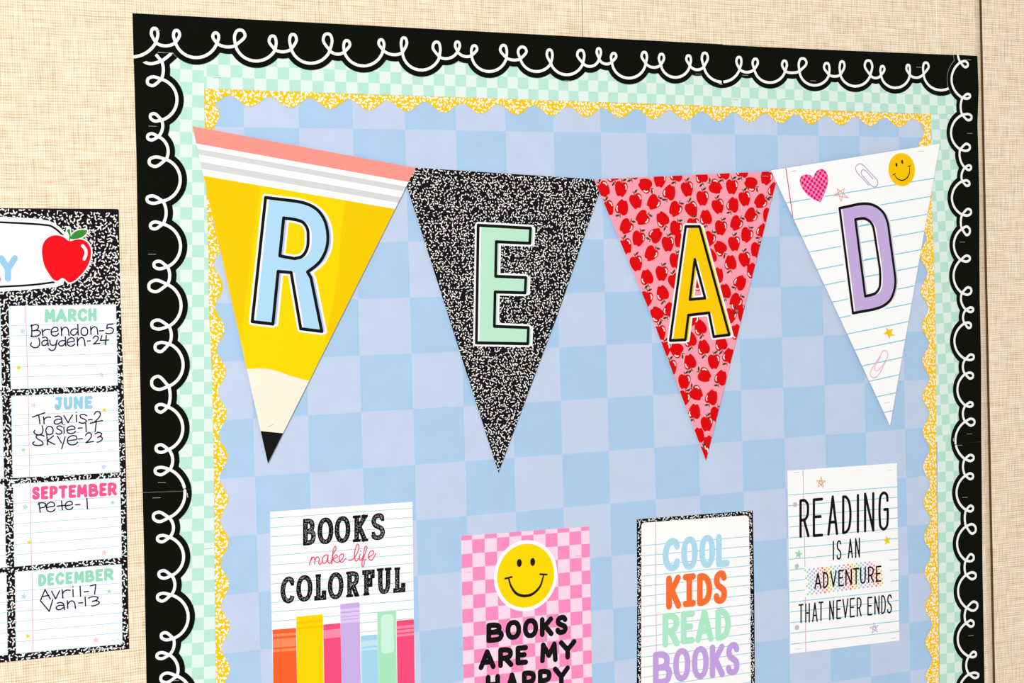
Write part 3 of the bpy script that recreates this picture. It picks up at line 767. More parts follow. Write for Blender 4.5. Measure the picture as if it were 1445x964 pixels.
# R - pencil pennant
h = HP+.0008
R_px = [(271.5, 178), (586.5, 237), (378, 654)]
rootR, PR = card_root('pennant', R_px, h, MAT['pencil_yellow'])
k = Ink(h+.00004, PR)
def band(l0, l1, r1_, r0, m, kk=None, dh=0):
    ext = lambda a, b: ((a[0]-(b[0]-a[0])*.3, a[1]-(b[1]-a[1])*.3), (b[0]+(b[0]-a[0])*.3, b[1]+(b[1]-a[1])*.3))
    a, b = ext(l0, r0); c, d = ext(l1, r1_)
    (kk or k).poly([px(a, h), px(b, h), px(d, h), px(c, h)], m, dh)
band((271.5, 177), (276.5, 202.5), (574.3, 256.6), (586.5, 236), MAT['salmon'])
band((276.5, 202.5), (287.1, 247.9), (557.1, 294.8), (574.3, 256.6), MAT['paper_white'], dh=1e-5)
k.build('printed_band', rootR, label='salmon and white bands at the top')
k = Ink(h+.00008, PR)
band((278.8, 210), (281.2, 218.3), (568.9, 270.1), (572, 263), MAT['stripe_grey']); band((283.5, 228.4), (285.4, 238.3), (562.6, 286.5), (566, 278.3), MAT['stripe_grey'])
k.build('printed_stripe', rootR, label='two grey stripes')
k = Ink(h+.00004, PR)
k.poly([px(p, h) for p in ((284, 249), (367.1, 262.5), (339, 486), (330, 486))], MAT['pencil_dark'])
k.poly([px(p, h) for p in ((486, 283.5), (570, 297), (500, 480), (458, 480), (474.9, 404))], MAT['pencil_dark'])
k.build('pencil_facet', rootR, label='darker yellow sides of the drawn pencil')
k = Ink(h+.00009, PR)
k.poly([px(p, h) for p in spline([(330, 519.5), (349.4, 520.7), (372, 520.2), (390.7, 523.6), (411, 530.8), (435.7, 537.2), (450, 538)], 5)+[(420, 640), (330, 640)]], MAT['wood'])
k.build('pencil_wood', rootR, label='cream sharpened part of the drawn pencil')
k = Ink(h+.00013, PR); k.poly([px(p, h) for p in ((360, 607.6), (405, 612), (400, 670), (360, 670))], MAT['ink']); k.build('pencil_point', rootR, label='black drawn pencil point')
Ro = [(374.7, 278.8), (400, 281.9)] + spline([(418, 284), (433, 287.8), (447, 295.6), (457.5, 310), (462.3, 330), (460.8, 350), (453, 367), (445, 375.5), (433.8, 383.8)], 4) + [(438.6, 392), (454, 467.8), (424.3, 464), (410.7, 384.7), (392.3, 383.1), (384.9, 457.4), (355.8, 453.9)]
Ri = [(400.1, 307.7), (412, 309.2)] + spline([(418, 310.3), (427.5, 314), (433.6, 323), (434.7, 334), (433.2, 351), (426, 361.9), (415.4, 365)], 4) + [(394.7, 361.2)]
block_letter(rootR, h, Ro, Ri, MAT['r_blue'], MAT['r_fringe'], True, PR)
tag(rootR, 'leftmost pennant drawn as a yellow pencil with a pale blue letter R', 'pennant', 'bunting pennants')

# E - speckled pennant
h = HP
E_px = [(565.3, 235.3), (851.6, 253.8), (788.2, 440), (703.3, 667)]
rootE, PE = card_root('pennant', E_px, h, MAT['comp_black'])
def conv_inside(P, marg=0.0):
    ar = sum(P[i][0]*P[(i+1) % len(P)][1]-P[(i+1) % len(P)][0]*P[i][1] for i in range(len(P)))
    sg = 1 if ar > 0 else -1; E_ = [(P[i], P[(i+1) % len(P)]) for i in range(len(P))]
    E_ = [(a, ((b[0]-a[0])/math.hypot(b[0]-a[0], b[1]-a[1]), (b[1]-a[1])/math.hypot(b[0]-a[0], b[1]-a[1]))) for a, b in E_]
    return lambda x, z: all(sg*(d[0]*(z-a[1])-d[1]*(x-a[0])) > marg for a, d in E_)
def bnd(P): return (min(p[0] for p in P), max(p[0] for p in P), min(p[1] for p in P), max(p[1] for p in P))
k = Ink(h+.00004); flecks(k, MAT['fleck_white'], bnd(PE), conv_inside(PE), .0044, .0035, .00145, 11, .84)
k.build('printed_fleck', rootE, kind='stuff')
Eo = [(674.6, 317.9), (748.5, 322.1), (747.4, 343.4), (700.1, 341.2), (699.1, 389.9), (741.9, 391.8), (740.7, 413.3), (698.4, 412.1), (697.4, 460.6), (745.4, 462.4), (744.6, 485.2), (672, 483.9)]
block_letter(rootE, h, Eo, None, MAT['e_green'], MAT['e_green'], True, PE)
tag(rootE, 'black and white speckled pennant with a mint green letter E', 'pennant', 'bunting pennants')

# A - apple pennant
h = HP+.0008
A_px = [(838.0, 253.2), (1098.9, 241.3), (1050.3, 437), (996.2, 650)]
A_px = [(838.2, 253.2), (1098.9, 241.3), (996.2, 650), (915.8, 437)]
rootA, PA = card_root('pennant', A_px, h, MAT['apple_pink'])
zc = zm(830, 220, 4.382); zd = zm(850, 430, 4.192)
AP = [(zc, t) for t in [(95, 207, -40), (203, 205, 10), (352, 182, 115), (443, 148, 10), (503, 225, 205), (613, 205, -10), (788, 192, -60), (889, 192, 5), (1005, 172, 115), (1102, 135, 25), (296, 280, -15), (403, 288, 50), (707, 262, 0), (538, 330, 40), (640, 330, -25), (803, 312, -15), (895, 302, 200), (968, 265, -10), (1065, 283, 60), (210, 318, 200), (120, 325, -20), (335, 385, 60), (458, 392, 150), (235, 438, 45), (727, 380, 175), (1005, 368, 60), (542, 450, 20), (820, 445, 10), (915, 418, 45), (650, 430, 0), (310, 512, 20), (418, 490, 235), (980, 490, 25), (493, 545, 0), (903, 543, -5), (1080, 465, 210), (232, 560, -20), (815, 570, 135), (388, 605, 45), (748, 515, 30), (1040, 582, 20), (298, 665, -10), (540, 648, 10), (968, 640, -10), (880, 660, 180), (362, 750, 170), (455, 727, 5), (535, 775, -20), (1015, 708, 160), (800, 738, 200), (940, 783, 225), (845, 838, 175), (458, 848, 165), (912, 898, 50), (360, 885, 10), (150, 112, 160), (275, 98, 190), (545, 112, 190), (700, 122, 170), (838, 100, 190), (953, 88, 190), (1150, 210, 200), (1115, 370, 20), (672, 785, 120), (570, 525, 20), (755, 620, 160)]]
AP += [(zd, t) for t in [(320, 55, 140), (398, 30, 200), (340, 168, -10), (578, 135, 160), (520, 205, 170), (438, 268, 120), (598, 252, 168), (702, 228, 170), (517, 338, 165), (660, 337, 0), (748, 302, 200), (405, 372, -10), (485, 455, 5), (605, 418, -60), (702, 432, 205), (557, 525, -50), (647, 548, 205), (482, 555, 20), (545, 632, 190), (672, 650, 20), (618, 705, 0), (568, 772, 190), (630, 820, 160), (598, 880, 0), (795, 160, 160), (757, 68, 20), (795, -5, 180), (368, 262, 0), (530, 85, 40), (835, 60, 10)]]
CA = [[px(p, h) for p in ((838.2, 253.2), (1098.9, 241.3), (1049.7, 437), (915.8, 437))], [px(p, h) for p in ((915.8, 437), (1049.7, 437), (996.2, 650))]]
apple = spline([(0, .72), (.25, .86), (.62, .82), (.86, .48), (.82, 0), (.6, -.55), (.3, -.92), (.08, -.82), (-.12, -.84), (-.3, -.92), (-.62, -.55), (-.84, 0), (-.86, .45), (-.6, .82), (-.25, .86)], 3, True)
for ia, (zf, (ax, ay, ang)) in enumerate(AP):
    k = Ink(h+.00003+(ia % 7)*1.1e-5+(ia//7 % 3)*4e-6, CA)
    C = px(zf(ax, ay), h); t = math.radians(-ang); ca, sa = math.cos(t), math.sin(t); S = .0145
    tr = lambda u, v: (C[0]+S*(u*ca-v*sa), C[1]+S*(u*sa+v*ca))
    k.poly([tr(*p) for p in apple], MAT['apple_red'])
    k.stroke([tr(.5, .58), tr(.66, .4), tr(.66, .12)], S*.15, MAT['fleck_white'], 5e-5)
    k.stroke([tr(0, .72), tr(-.02, .98), tr(-.12, 1.18)], S*.1, MAT['leaf_dark'], 5e-5)
    k.poly([tr(*p) for p in spline([(.02, .95), (.2, 1.22), (.56, 1.3), (.4, 1.02)], 3, True)], MAT['leaf_dark'], 5e-5)
    k.build('printed_apple', rootA)
Ao = [(967.4, 319.7), (987, 319.7), (1028.9, 472.5), (1007, 475.3), (1000.3, 441.5), (971.2, 444.8), (966.9, 479.6), (945.4, 480.6)]
Ai = [(980.2, 366.1), (994.8, 420.8), (973.3, 422.7)]
block_letter(rootA, h+.00018, Ao, Ai, MAT['a_yellow'], MAT['a_yellow'], True, PA)
tag(rootA, 'pink pennant printed with red apples and a yellow letter A', 'pennant', 'bunting pennants')

# D - notebook pennant
h = HP+.0016
D_px = [(1088, 240.6), (1326.2, 202.8), (1256, 601)]
rootD, PD = card_root('pennant', D_px, h, MAT['paper_white'])
k = Ink(h+.00004, PD)
ln = [((1110, 286.3), (1316.4, 251.7)), ((1121.4, 309.9), (1311, 277.6)), ((1133, 333.8), (1306.6, 302.7)), ((1143.2, 355.6), (1304.4, 326.2)), ((1155.2, 380), (1299.6, 352.3)), ((1165, 402), (1294.6, 376.3)), ((1175.3, 426.3), (1289.4, 403.6)), ((1185.6, 448.4), (1286.3, 428.2)), ((1197.5, 471.1), (1281.5, 453.9)), ((1208.3, 493.8), (1277.4, 479.5)), ((1217.8, 516.4), (1272, 504.5)), ((1227.3, 538), (1268.4, 528.9)), ((1237.4, 560), (1263.8, 554.4)), ((1248.1, 582.2), (1260, 579.6))]
for a, b in ln: k.stroke([px((a[0]-(b[0]-a[0])*.1, a[1]-(b[1]-a[1])*.1), h), px((b[0]+(b[0]-a[0])*.1, b[1]+(b[1]-a[1])*.1), h)], .0017, MAT['ruled_cyan'], cap='flat')
k.build('ruled_line', rootD, kind='stuff')
k = Ink(h+.00006, PD); k.stroke([px((1107.6, 228), h), px((1119.4, 311), h)], .0019, MAT['margin_red'], cap='flat'); k.build('margin_line', rootD)
zh = zm(1130, 200, 8.5)
heart = spline([(150, 436), (175, 370), (232, 328), (290, 345), (325, 420), (320, 520), (290, 610)], 5) + [zz for zz in [(238, 728)]] + spline([(150, 690), (70, 630), (8, 540), (-14, 470), (8, 415), (70, 392), (120, 402)], 5)
hp = [px(zh(*p), h) for p in heart]
hc = px(zh(155, 520), h)
k = Ink(h+.00009); k.stroke(hp, .005, MAT['paper_white'], closed=True); k.poly(hp, MAT['paper_white']); k.build('heart_halo', rootD)
b = hc; n = len(hp)
tr_ = [t if (hp[t[1]][0]-hp[t[0]][0])*(hp[t[2]][1]-hp[t[0]][1])-(hp[t[1]][1]-hp[t[0]][1])*(hp[t[2]][0]-hp[t[0]][0]) > 0 else t[::-1] for t in tess(hp)]
ca, sa = math.cos(.17), math.sin(.17)
mesh_obj('printed_heart', [(p[0], h+.00014, p[1]) for p in hp], tr_, [MAT['heart_check']], rootD, uvs=[(((p[0]-b[0])*ca+(p[1]-b[1])*sa)/.0052, ((p[1]-b[1])*ca-(p[0]-b[0])*sa)/.0052) for p in hp])
k = Ink(h+.00011)
k.stroke([px(zh(*p), h) for p in spline([(815, 522), (740, 440), (670, 360), (657, 320), (675, 280), (712, 264), (750, 284), (840, 380), (915, 462), (924, 500), (908, 533), (880, 543), (848, 528), (790, 465), (735, 402), (723, 365), (745, 336), (775, 348), (865, 445)], 5)], .0018, MAT['clip_lilac'])
k.build('printed_paper_clip', rootD, label='printed lilac paper clip')
k = Ink(h+.00011)
k.polyline([px(zh(*p), h) for p in ((435, 560), (570, 675), (400, 640), (522, 565), (483, 718))], .0013, MAT['star_orange'], closed=True); k.build('printed_star', rootD, label='sketched orange star')
z8 = zm(1120, 390, 4.192)
k = Ink(h+.00011)
k.poly([px(z8(*p), h) for p in ((545, 300), (563, 318), (588, 308), (577, 338), (602, 350), (572, 352), (566, 371), (554, 345), (528, 340), (550, 326))], MAT['star_gold']); k.build('printed_star', rootD, label='solid gold star')
k = Ink(h+.00011)
k.stroke([px(z8(*p), h) for p in spline([(512, 478), (480, 535), (478, 552), (492, 560), (508, 548), (548, 492), (556, 462), (545, 440), (528, 442), (512, 470), (470, 535), (453, 572), (458, 592), (478, 600), (498, 588), (545, 500)], 5)], .0020, MAT['clip_pink'])
k.build('printed_paper_clip', rootD, label='printed pink paper clip')
def smiley(root, h, zf, c, r, m, eyes, ex, mouth, mw, ends, halo=None):
    C = px(zf(*c), h)
    if halo: k = Ink(h+.00009); disc(k, C, halo, MAT['paper_white'], n=64); k.build('smiley_rim', root, label='white rim')
    k = Ink(h+.00014); disc(k, C, r, m, n=64); k.build('printed_smiley', root, label='yellow smiley face')
    k = Ink(h+.00019)
    for e in eyes: disc(k, px(zf(*e), h), ex[0], MAT['smile_ink'], rz=ex[1], n=20, rot=ex[2])
    k.stroke([px(zf(*p), h) for p in spline(mouth, 6)], mw, MAT['smile_ink'], taper=lambda t: .62+.55*math.sin(math.pi*t))
    for a, b in ends: k.stroke([px(zf(*a), h), px(zf(*b), h)], mw*.75, MAT['smile_ink'], cap='flat')
    k.build('smiley_mouth', root, label='dark eyes and smile')
smiley(rootD, h, zh, (1211, 335), .0305, MAT['smile_yellow'], [(1147, 277), (1216, 242)], (.0023, .0036, .15), [(1118, 390), (1155, 440), (1215, 465), (1275, 432), (1303, 370), (1303, 294)], .0019, [((1098, 402), (1137, 378)), ((1281, 297), (1322, 287))])
k = Ink(h+.0001)
Do = [(1184.6, 293.9)] + spline([(1200, 290.6), (1214, 287.8), (1228, 288.2), (1239.5, 293.5), (1247.5, 302), (1252.3, 314), (1254.8, 330)], 4) + spline([(1262.4, 386), (1263.3, 398), (1261.6, 410), (1256, 423.4), (1245, 432.4), (1232, 436.8)], 4) + [(1203.5, 442)]
Di = [(1206.8, 309.9)] + spline([(1213, 308.6), (1220, 308.5), (1227.5, 312.8), (1231.6, 319), (1233.6, 328)], 4) + spline([(1241.4, 379), (1242, 392), (1240.8, 406), (1235.5, 413.6), (1229, 416.4)], 4) + [(1220.7, 418.1)]
k.polyline([px(p, h) for p in Do], .0135, MAT['paper_white'], closed=True); k.build('letter_halo', rootD, label='white halo round the letter')
block_letter(rootD, h+.0001, Do, Di, MAT['d_purple'], MAT['d_fringe'], False, PD)
# the ruled lines run on inside the counter of the letter
k = Ink(h+.0006)
for p in (((1213.5, 318.6), (1226, 316.2)), ((1216.5, 342), (1231, 339.5)), ((1219.8, 366.4), (1234.5, 363.8)), ((1222.8, 390.2), (1237, 387.6))): k.stroke([px(p[0], h), px(p[1], h)], .0017, MAT['ruled_cyan'], cap='flat')
k.build('ruled_line', rootD, kind='stuff')
tag(rootD, 'rightmost white notebook paper pennant with a purple letter D', 'pennant', 'bunting pennants')

# ------------------------------------------------------------------ posters
HPO = .0017
def ruled(root, h, L0, R0, dL, dR, n, m, w=.0011, clip=None, i0=0, name='ruled_line'):
    k = Ink(h, clip)
    for i in range(i0, n): k.stroke([px((L0[0]+dL[0]*i, L0[1]+dL[1]*i), h), px((R0[0]+dR[0]*i, R0[1]+dR[1]*i), h)], w, m, cap='flat')
    return k.build(name, root, kind='stuff')
# 1 colourful books
h = HPO
root, PP = card_root('poster', [(381.3, 722.4), (582.1, 708.3), (583.7, 844.4), (584.9, 964), (585.4, 1010), (386.4, 1026), (385.6, 964), (382.6, 840)], h, MAT['paper_white'])
ruled(root, h+.00004, (381.9, 731.5), (581.9, 717.2), (.12, 13.25), (.12, 12.95), 14, MAT['ruled_pale'])
z6 = zm(370, 700, 6.026); z7 = zm(370, 840, 6.283)
k = Ink(h+.00010)
word(k, z6, [('B', 336, 455, 193, 420), ('O', 470, 606, 182, 412), ('O', 616, 750, 170, 402), ('K', 764, 903, 163, 390), ('S', 924, 1046, 146, 376)], -.07, 8.0, MAT['ink'], slab_=True, speck=MAT['fleck_white'], root=root)
word(k, z6, [('C', 155, 277, 685, 915), ('O', 290, 428, 672, 900), ('L', 442, 545, 664, 888), ('O', 558, 692, 648, 880), ('R', 706, 830, 640, 860), ('F', 850, 957, 628, 846), ('U', 972, 1103, 612, 834), ('L', 1114, 1218, 606, 822)], -.08, 7.8, MAT['ink'], slab_=True, speck=MAT['fleck_white'], root=root)
k = Ink(h+.00008)
for P in ([(402, 585), (412, 545), (422, 520)], [(415, 548), (432, 520), (446, 532), (444, 580)], [(446, 548), (466, 518), (484, 532), (480, 572), (492, 582), (512, 560)],
          [(560, 503), (532, 505), (510, 540), (520, 572), (542, 566), (560, 510), (558, 558), (572, 573), (592, 550)], [(590, 578), (600, 500), (628, 448), (620, 428), (606, 450), (598, 510), (592, 575)],
          [(597, 532), (630, 500), (640, 518), (602, 540), (638, 568), (656, 558)], [(656, 558), (690, 520), (690, 495), (668, 498), (654, 535), (676, 565), (712, 530)],
          [(735, 550), (770, 540), (812, 475), (822, 425), (810, 410), (792, 450), (785, 530), (800, 555), (826, 525)], [(832, 495), (825, 540), (840, 546), (858, 515)], [(836, 468), (838, 472)],
          [(856, 545), (880, 475), (890, 432), (878, 428), (862, 490), (848, 590), (856, 605), (868, 575), (868, 545), (884, 540)], [(903, 522), (945, 492), (942, 466), (918, 476), (903, 525), (928, 548), (967, 490)]):
    k.stroke([px(z6(*p), h) for p in spline(P, 5)], .0019, MAT['script_pink'])
k.build('printed_script', root, label='pink script make life')
def book(x0, y0, x1, y1, m, bands=(), nm='printed_book', r=1):
    # spine quad in the zoomed view down to the poster's foot
    k = Ink(h+.00014, PP); sl = (y1-y0)/(x1-x0)
    q = lambda x, y: px(z7(x+(y-300)*.014, y), h)
    k.poly([px(z7(x0, y0+6), h), px(z7(x0+6, y0-1), h), px(z7(x1-6, y1+1), h), px(z7(x1, y1+6), h), px(z7(x1+16, 1200), h), px(z7(x0+14, 1200), h)], m)
    o_ = k.build(nm, root)
    if bands:
        k = Ink(h+.00022, PP)
        for a, b, bm in bands:
            e = .014*(a-y0)
            k.poly([px(z7(x0+e, a), h), px(z7(x1+e, a+sl*(x1-x0)), h), px(z7(x1+e, b+sl*(x1-x0)), h), px(z7(x0+e, b), h)], bm, convex=True)
        k.build('book_band', root)
M_ = MAT
book(88, 308, 300, 290, M_['book_orange'], [(348, 372, M_['book_orange_pale']), (392, 468, M_['book_orange_pale']), (484, 508, M_['book_orange_pale'])])
book(302, 192, 537, 168, M_['book_yellow'], [(238, 258, M_['book_yellow_dark']), (288, 308, M_['book_yellow_dark'])])
book(542, 262, 693, 246, M_['book_pink'], [(312, 388, M_['book_pink_pale'])])
book(692, 80, 863, 63, M_['book_lilac'], [(124, 148, M_['book_lilac_pale']), (164, 190, M_['book_lilac_pale']), (200, 216, M_['book_lilac_pale']), (226, 252, M_['book_lilac_pale'])])
book(873, 362, 1020, 346, M_['book_blue'], [(410, 460, M_['book_blue_pale']), (476, 496, M_['book_blue_pale'])])
book(1020, 148, 1184, 132, M_['book_green'])
k = Ink(h+.00022); k.poly([px(z7(*p), h) for p in spline([(1056, 190), (1070, 178), (1145, 170), (1158, 182), (1163, 340), (1166, 490), (1150, 507), (1070, 515), (1058, 500), (1055, 350)], 4, True)], M_['book_green_pale']); k.build('book_label', root)
book(1190, 228, 1344, 212, M_['book_pink'], [(276, 300, M_['book_pink_pale']), (314, 336, M_['book_pink_pale']), (350, 370, M_['book_pink_pale'])])
tag(root, 'lined poster with a row of colorful drawn books reading books make life colorful', 'poster', 'posters below the bunting')

# 2 pink smiley
root = None
a = px((666.2, 761.8), h); b_ = px((820, 749.5), h)
root, PP = card_root('poster', [(650.9, 756.5), (831.5, 743), (834, 870), (835.6, 963), (836.6, 1040), (655.6, 1054), (654.2, 963), (652.4, 870)], h, MAT['pink_check'], frame=(a, (b_[0]-a[0], b_[1]-a[1]), .02262))
zp = zm(640, 735, 6.881); zq = zm(640, 850, 6.881)
smiley(root, h, zp, (702, 533), .0532, MAT['smile_bright'], [(638, 410), (768, 400)], (.0046, .0067, .0), [(535, 562), (560, 640), (612, 708), (685, 730), (765, 712), (838, 640), (873, 535)], .0042, [((494, 563), (571, 545)), ((834, 519), (911, 523))], halo=.0592)
k = Ink(h+.00010)
word(k, zq, [('B', 318, 487, 195, 392), ('O', 505, 657, 170, 367), ('O', 674, 822, 153, 350), ('K', 838, 972, 140, 335), ('S', 988, 1110, 122, 318)], -.09, 9.0, MAT['ink'], root=root)
word(k, zq, [('A', 243, 410, 456, 655), ('R', 433, 582, 436, 636), ('E', 602, 724, 418, 612), ('M', 840, 1012, 385, 588), ('Y', 1022, 1194, 362, 558)], -.09, 9.0, MAT['ink'], root=root)
word(k, zq, [('H', 312, 452, 700, 900), ('A', 500, 636, 682, 885), ('P', 664, 800, 662, 866), ('P', 818, 952, 646, 848), ('Y', 964, 1130, 618, 822)], -.09, 9.0, MAT['ink'], root=root)
tag(root, 'pink checkered poster with a big yellow smiley and black hand lettering', 'poster', 'posters below the bunting')

# 3 cool kids
root, PP = card_root('poster', [(898.4, 732.9), (1062.3, 720.5), (1064.4, 835.4), (1065.2, 964), (1065.8, 1000), (898.8, 1013), (898.5, 964), (899, 839.4)], h, MAT['comp_black'])
inner = [(905.0, 741.5), (907.0, 738.3), (910.5, 737.6), (1050.5, 727.6), (1054.8, 728.2), (1056.6, 732), (1058.6, 831.4), (1059.6, 964), (1060, 992), (904.6, 1004), (904.8, 850)]
PI = [px(p, h) for p in inner]; iin = conv_inside(PI, .0)
oin = conv_inside(PP, .0002)
k = Ink(h+.00004); flecks(k, MAT['fleck_white'], bnd(PP), lambda x, z: oin(x, z) and not iin(x, z), .0036, .0030, .0014, 21, .8); k.build('printed_fleck', root, kind='stuff')
k = Ink(h+.00008); k.poly(PI, MAT['paper_white']); k.build('printed_page', root, label='white lined page')
ruled(root, h+.00012, (905.3, 770.3), (1056.9, 757.2), (-.02, 14.32), (.2, 13.7), 17, MAT['ruled_pale'], .0012, clip=None)
k = Ink(h+.00014); k.stroke([px((925.2, 737), h), px((926.0, 921), h)], .0012, MAT['margin_pink'], cap='flat'); k.build('margin_line', root)
zk = zm(890, 710, 7.416); zl = zm(890, 830, 7.195); zi = zm(0, 0, 1)
k = Ink(h+.00018)
word(k, zk, [('C', 334, 516, 366, 716), ('O', 529, 702, 348, 700), ('O', 717, 884, 332, 682), ('L', 893, 1036, 320, 668)], -.09, 11.8, MAT['word_blue'], root=root)
word(k, zi, [('K', 940, 961.5, 811.5, 860), ('i', 963.4, 982, 809.5, 856.7), ('D', 983.6, 1005, 808.5, 855), ('S', 1006.8, 1026.2, 805, 852.4)], -.1, 11.8, MAT['word_orange'], root=root)
word(k, zl, [('R', 322, 498, 250, 600), ('E', 508, 652, 230, 568), ('A', 656, 842, 215, 553), ('D', 860, 1017, 200, 532)], -.1, 11.8, MAT['word_mint'], root=root)
word(k, zl, [('B', 226, 418, 640, 985), ('O', 432, 607, 608, 950), ('O', 620, 793, 588, 928), ('K', 803, 957, 568, 912), ('S', 966, 1107, 548, 888)], -.1, 11.4, MAT['word_purple'], root=root)
tag(root, 'lined poster with a speckled black frame reading cool kids read books', 'poster', 'posters below the bunting')

# 4 reading is an adventure
root, PP = card_root('poster', [(1111.3, 664.3), (1265.6, 653.7), (1269.1, 904), (1115.2, 922.8)], h, MAT['paper_white'])
Ls = [698.8, 714, 729.3, 744, 759.3, 773.8, 789.6, 804.6, 820, 835, 850, 864, 879, 894, 909.4]; Rs = [687, 701.7, 716.6, 730.9, 745.7, 760, 775, 789.4, 804, 819.2, 833.4, 847.4, 861.9, 876.5, 891.2]
k = Ink(h+.00004)
for i, (l, r_) in enumerate(zip(Ls, Rs)):
    xl = 1111.8+(l-664)*.0151; xr = 1265.6+(r_-653)*.014
    f = lambda t: (xl+(xr-xl)*t, l+(r_-l)*t)
    if i in (7, 8, 9): segs = [(0.0, .14), (.92, 1)] if i < 9 else [(0, .14), (.93, 1)]
    else: segs = [(0, 1)]
    for s0, s1 in segs: k.stroke([px(f(s0), h), px(f(s1), h)], .0013, MAT['ruled_cyan'], cap='flat')
k.build('ruled_line', root, kind='stuff')
k = Ink(h+.00007)
for a, b in (((1133.1, 663.3), (1135.9, 800)), ((1136.4, 842.5), (1137, 920.4))): k.stroke([px(a, h), px(b, h)], .0014, MAT['margin_pink'], cap='flat')
k.build('margin_line', root)
k = Ink(h+.00009)
for c in ((1121.9, 712.3), (1124.4, 799.4), (1124.6, 885.8)): k = Ink(h+.00009); disc(k, px(c, h), .0046, MAT['dot_grey'], n=24); k.build('printed_hole', root)
zr = zm(1100, 645, 6.883); zs_ = zm(1100, 780, 6.428)
cols = [MAT['dot_mint'], MAT['dot_blue'], MAT['star_lilac'], MAT['dot_pink'], MAT['word_orange'], MAT['star_gold']]
k = Ink(h+.00009)
nc = 36
for i in range(nc):
    for j in range(13):
        if (i+j) % 2: continue
        edge = 0
        x = 245+i*19.4+(j-6)*2; yT = 158-(x-240)*.125; y = yT+j*18.5
        if i >= 32 and j < 2: continue
        if i > 33 and j < 4: continue
        if i == 0 and j % 4: continue
        disc(k, px(zs_(x, y), h), .0022, cols[(i//2) % 6], n=8, rz=.0020)
k.build('printed_tape', root, label='rainbow dotted tape behind the word ADVENTURE', kind='stuff')
k = Ink(h+.00014)
word(k, zr, [('R', 193, 292, 408, 784), ('E', 322, 424, 398, 776), ('A', 464, 570, 372, 762), ('D', 607, 700, 370, 748), ('I', 745, 778, 358, 738), ('N', 820, 922, 342, 730), ('G', 962, 1062, 334, 716)], -.075, 5.3, MAT['ink'], root=root)
word(k, zi, [('I', 1174.6, 1177.6, 763.2, 790.6), ('S', 1180.3, 1187.4, 762.6, 790), ('A', 1196.2, 1203.8, 760, 788.2), ('N', 1206.6, 1213.6, 759, 787.4)], -.09, 3.0, MAT['ink'], root=root)
word(k, zs_, [('A', 315, 382, 183, 330), ('D', 395, 445, 172, 322), ('V', 458, 520, 163, 312), ('E', 533, 585, 155, 306), ('N', 597, 658, 146, 298), ('T', 666, 724, 138, 290), ('U', 730, 784, 132, 282), ('R', 802, 858, 125, 274), ('E', 874, 925, 118, 266)], -.1, 3.1, MAT['ink'], root=root)
word(k, zs_, [('T', 172, 218, 466, 640), ('H', 232, 276, 458, 636), ('A', 295, 347, 450, 630), ('T', 353, 400, 444, 620), ('N', 450, 495, 433, 613), ('E', 515, 560, 428, 604), ('V', 570, 626, 416, 594), ('E', 637, 684, 410, 588), ('R', 700, 746, 406, 582), ('E', 797, 843, 400, 570), ('N', 860, 908, 390, 564), ('D', 922, 965, 384, 558), ('S', 975, 1020, 378, 552)], -.1, 2.9, MAT['ink'], root=root)
for a in (((1158.4, 681.2), .0105, MAT['star_orange'], .1, True, .0011), ((1126.9, 782.3), .0095, MAT['star_mint'], .2), ((1251.8, 762.7), .0095, MAT['star_gold'], -.15), ((1233.8, 886.6), .0105, MAT['star_lilac'], -.1, True, .0010)):
    k = Ink(h+.00012); star(k, *a); k.build('printed_star', root)
k = Ink(h+.00012); k.stroke([px((1257.5, 901.2), h), px((1263.8, 900.4), h)], .0006, MAT['tiny_grey']); k.build('fine_print', root)
tag(root, 'white notebook paper poster with thin black lettering reading reading is an adventure', 'poster', 'posters below the bunting')

# ------------------------------------------------------------------ the month chart
h = .0010
root, PC = card_root('month_chart', [(-330, 281), (0, 293.7), (160, 294.8), (166.6, 295.2), (167.6, 297), (169.7, 415), (174.2, 544.5), (177.8, 664.5), (179.8, 789.5), (181, 853.5), (182.3, 916), (0, 935.3), (-310, 960)], h, MAT['comp_black'])
ci = lambda x, z: True
oin = conv_inside([px(p, h) for p in ((-330, 281), (0, 293.7), (167.2, 295.2), (174.4, 544.5), (179.6, 789.5), (182.3, 916), (0, 935.3), (-310, 960))], .0003)
k = Ink(h+.00004); flecks(k, MAT['fleck_white'], bnd(PC), lambda x, z: x > -.48 and oin(x, z), .0048, .0042, .0017, 31, .86); k.build('printed_fleck', root, kind='stuff')
cells = [[(11.9, 431.9), (163.8, 429.2), (166.3, 544.2), (15.2, 549.4)], [(15.7, 558.8), (166.1, 552.3), (169.2, 666.7), (17.6, 674.8)], [(18.2, 682.9), (169.6, 674.2), (172, 787), (20.2, 800)], [(20.9, 806.9), (171.7, 796.1), (172.9, 909.1), (22.3, 922.8)],
         [(-150, 436.5), (.6, 434.2), (2.7, 550.5), (-148, 556)], [(-148, 565), (3, 558.5), (5.9, 675.8), (-146, 684)], [(-146, 692), (6.4, 683.3), (8.6, 801), (-144, 812)], [(-144, 820), (9.2, 808), (11, 924.4), (-142, 938)],
         [(-318, 441), (-161, 438.5), (-159, 556.5), (-316, 562)], [(-316, 571), (-158, 565.5), (-156, 684.5), (-314, 692)], [(-314, 700), (-156, 692.5), (-154, 812.5), (-312, 823)], [(-312, 831), (-154, 820.5), (-152, 939), (-310, 952)]]
for ii, c in enumerate(cells):
    C_ = np.array(c).mean(0)
    k = Ink(h+.00008); k2 = Ink(h+.00012)
    k.poly([px(p, h) for p in c], MAT['cell_edge']); k2.poly([px((p[0]+(.9 if p[0] < C_[0] else -.9), p[1]+(.9 if p[1] < C_[1] else -.9)), h) for p in c], MAT['paper_white'])
    k.build('cell_border', root); k2.build('printed_cell', root)
k = Ink(h+.00016); km = Ink(h+.00018)
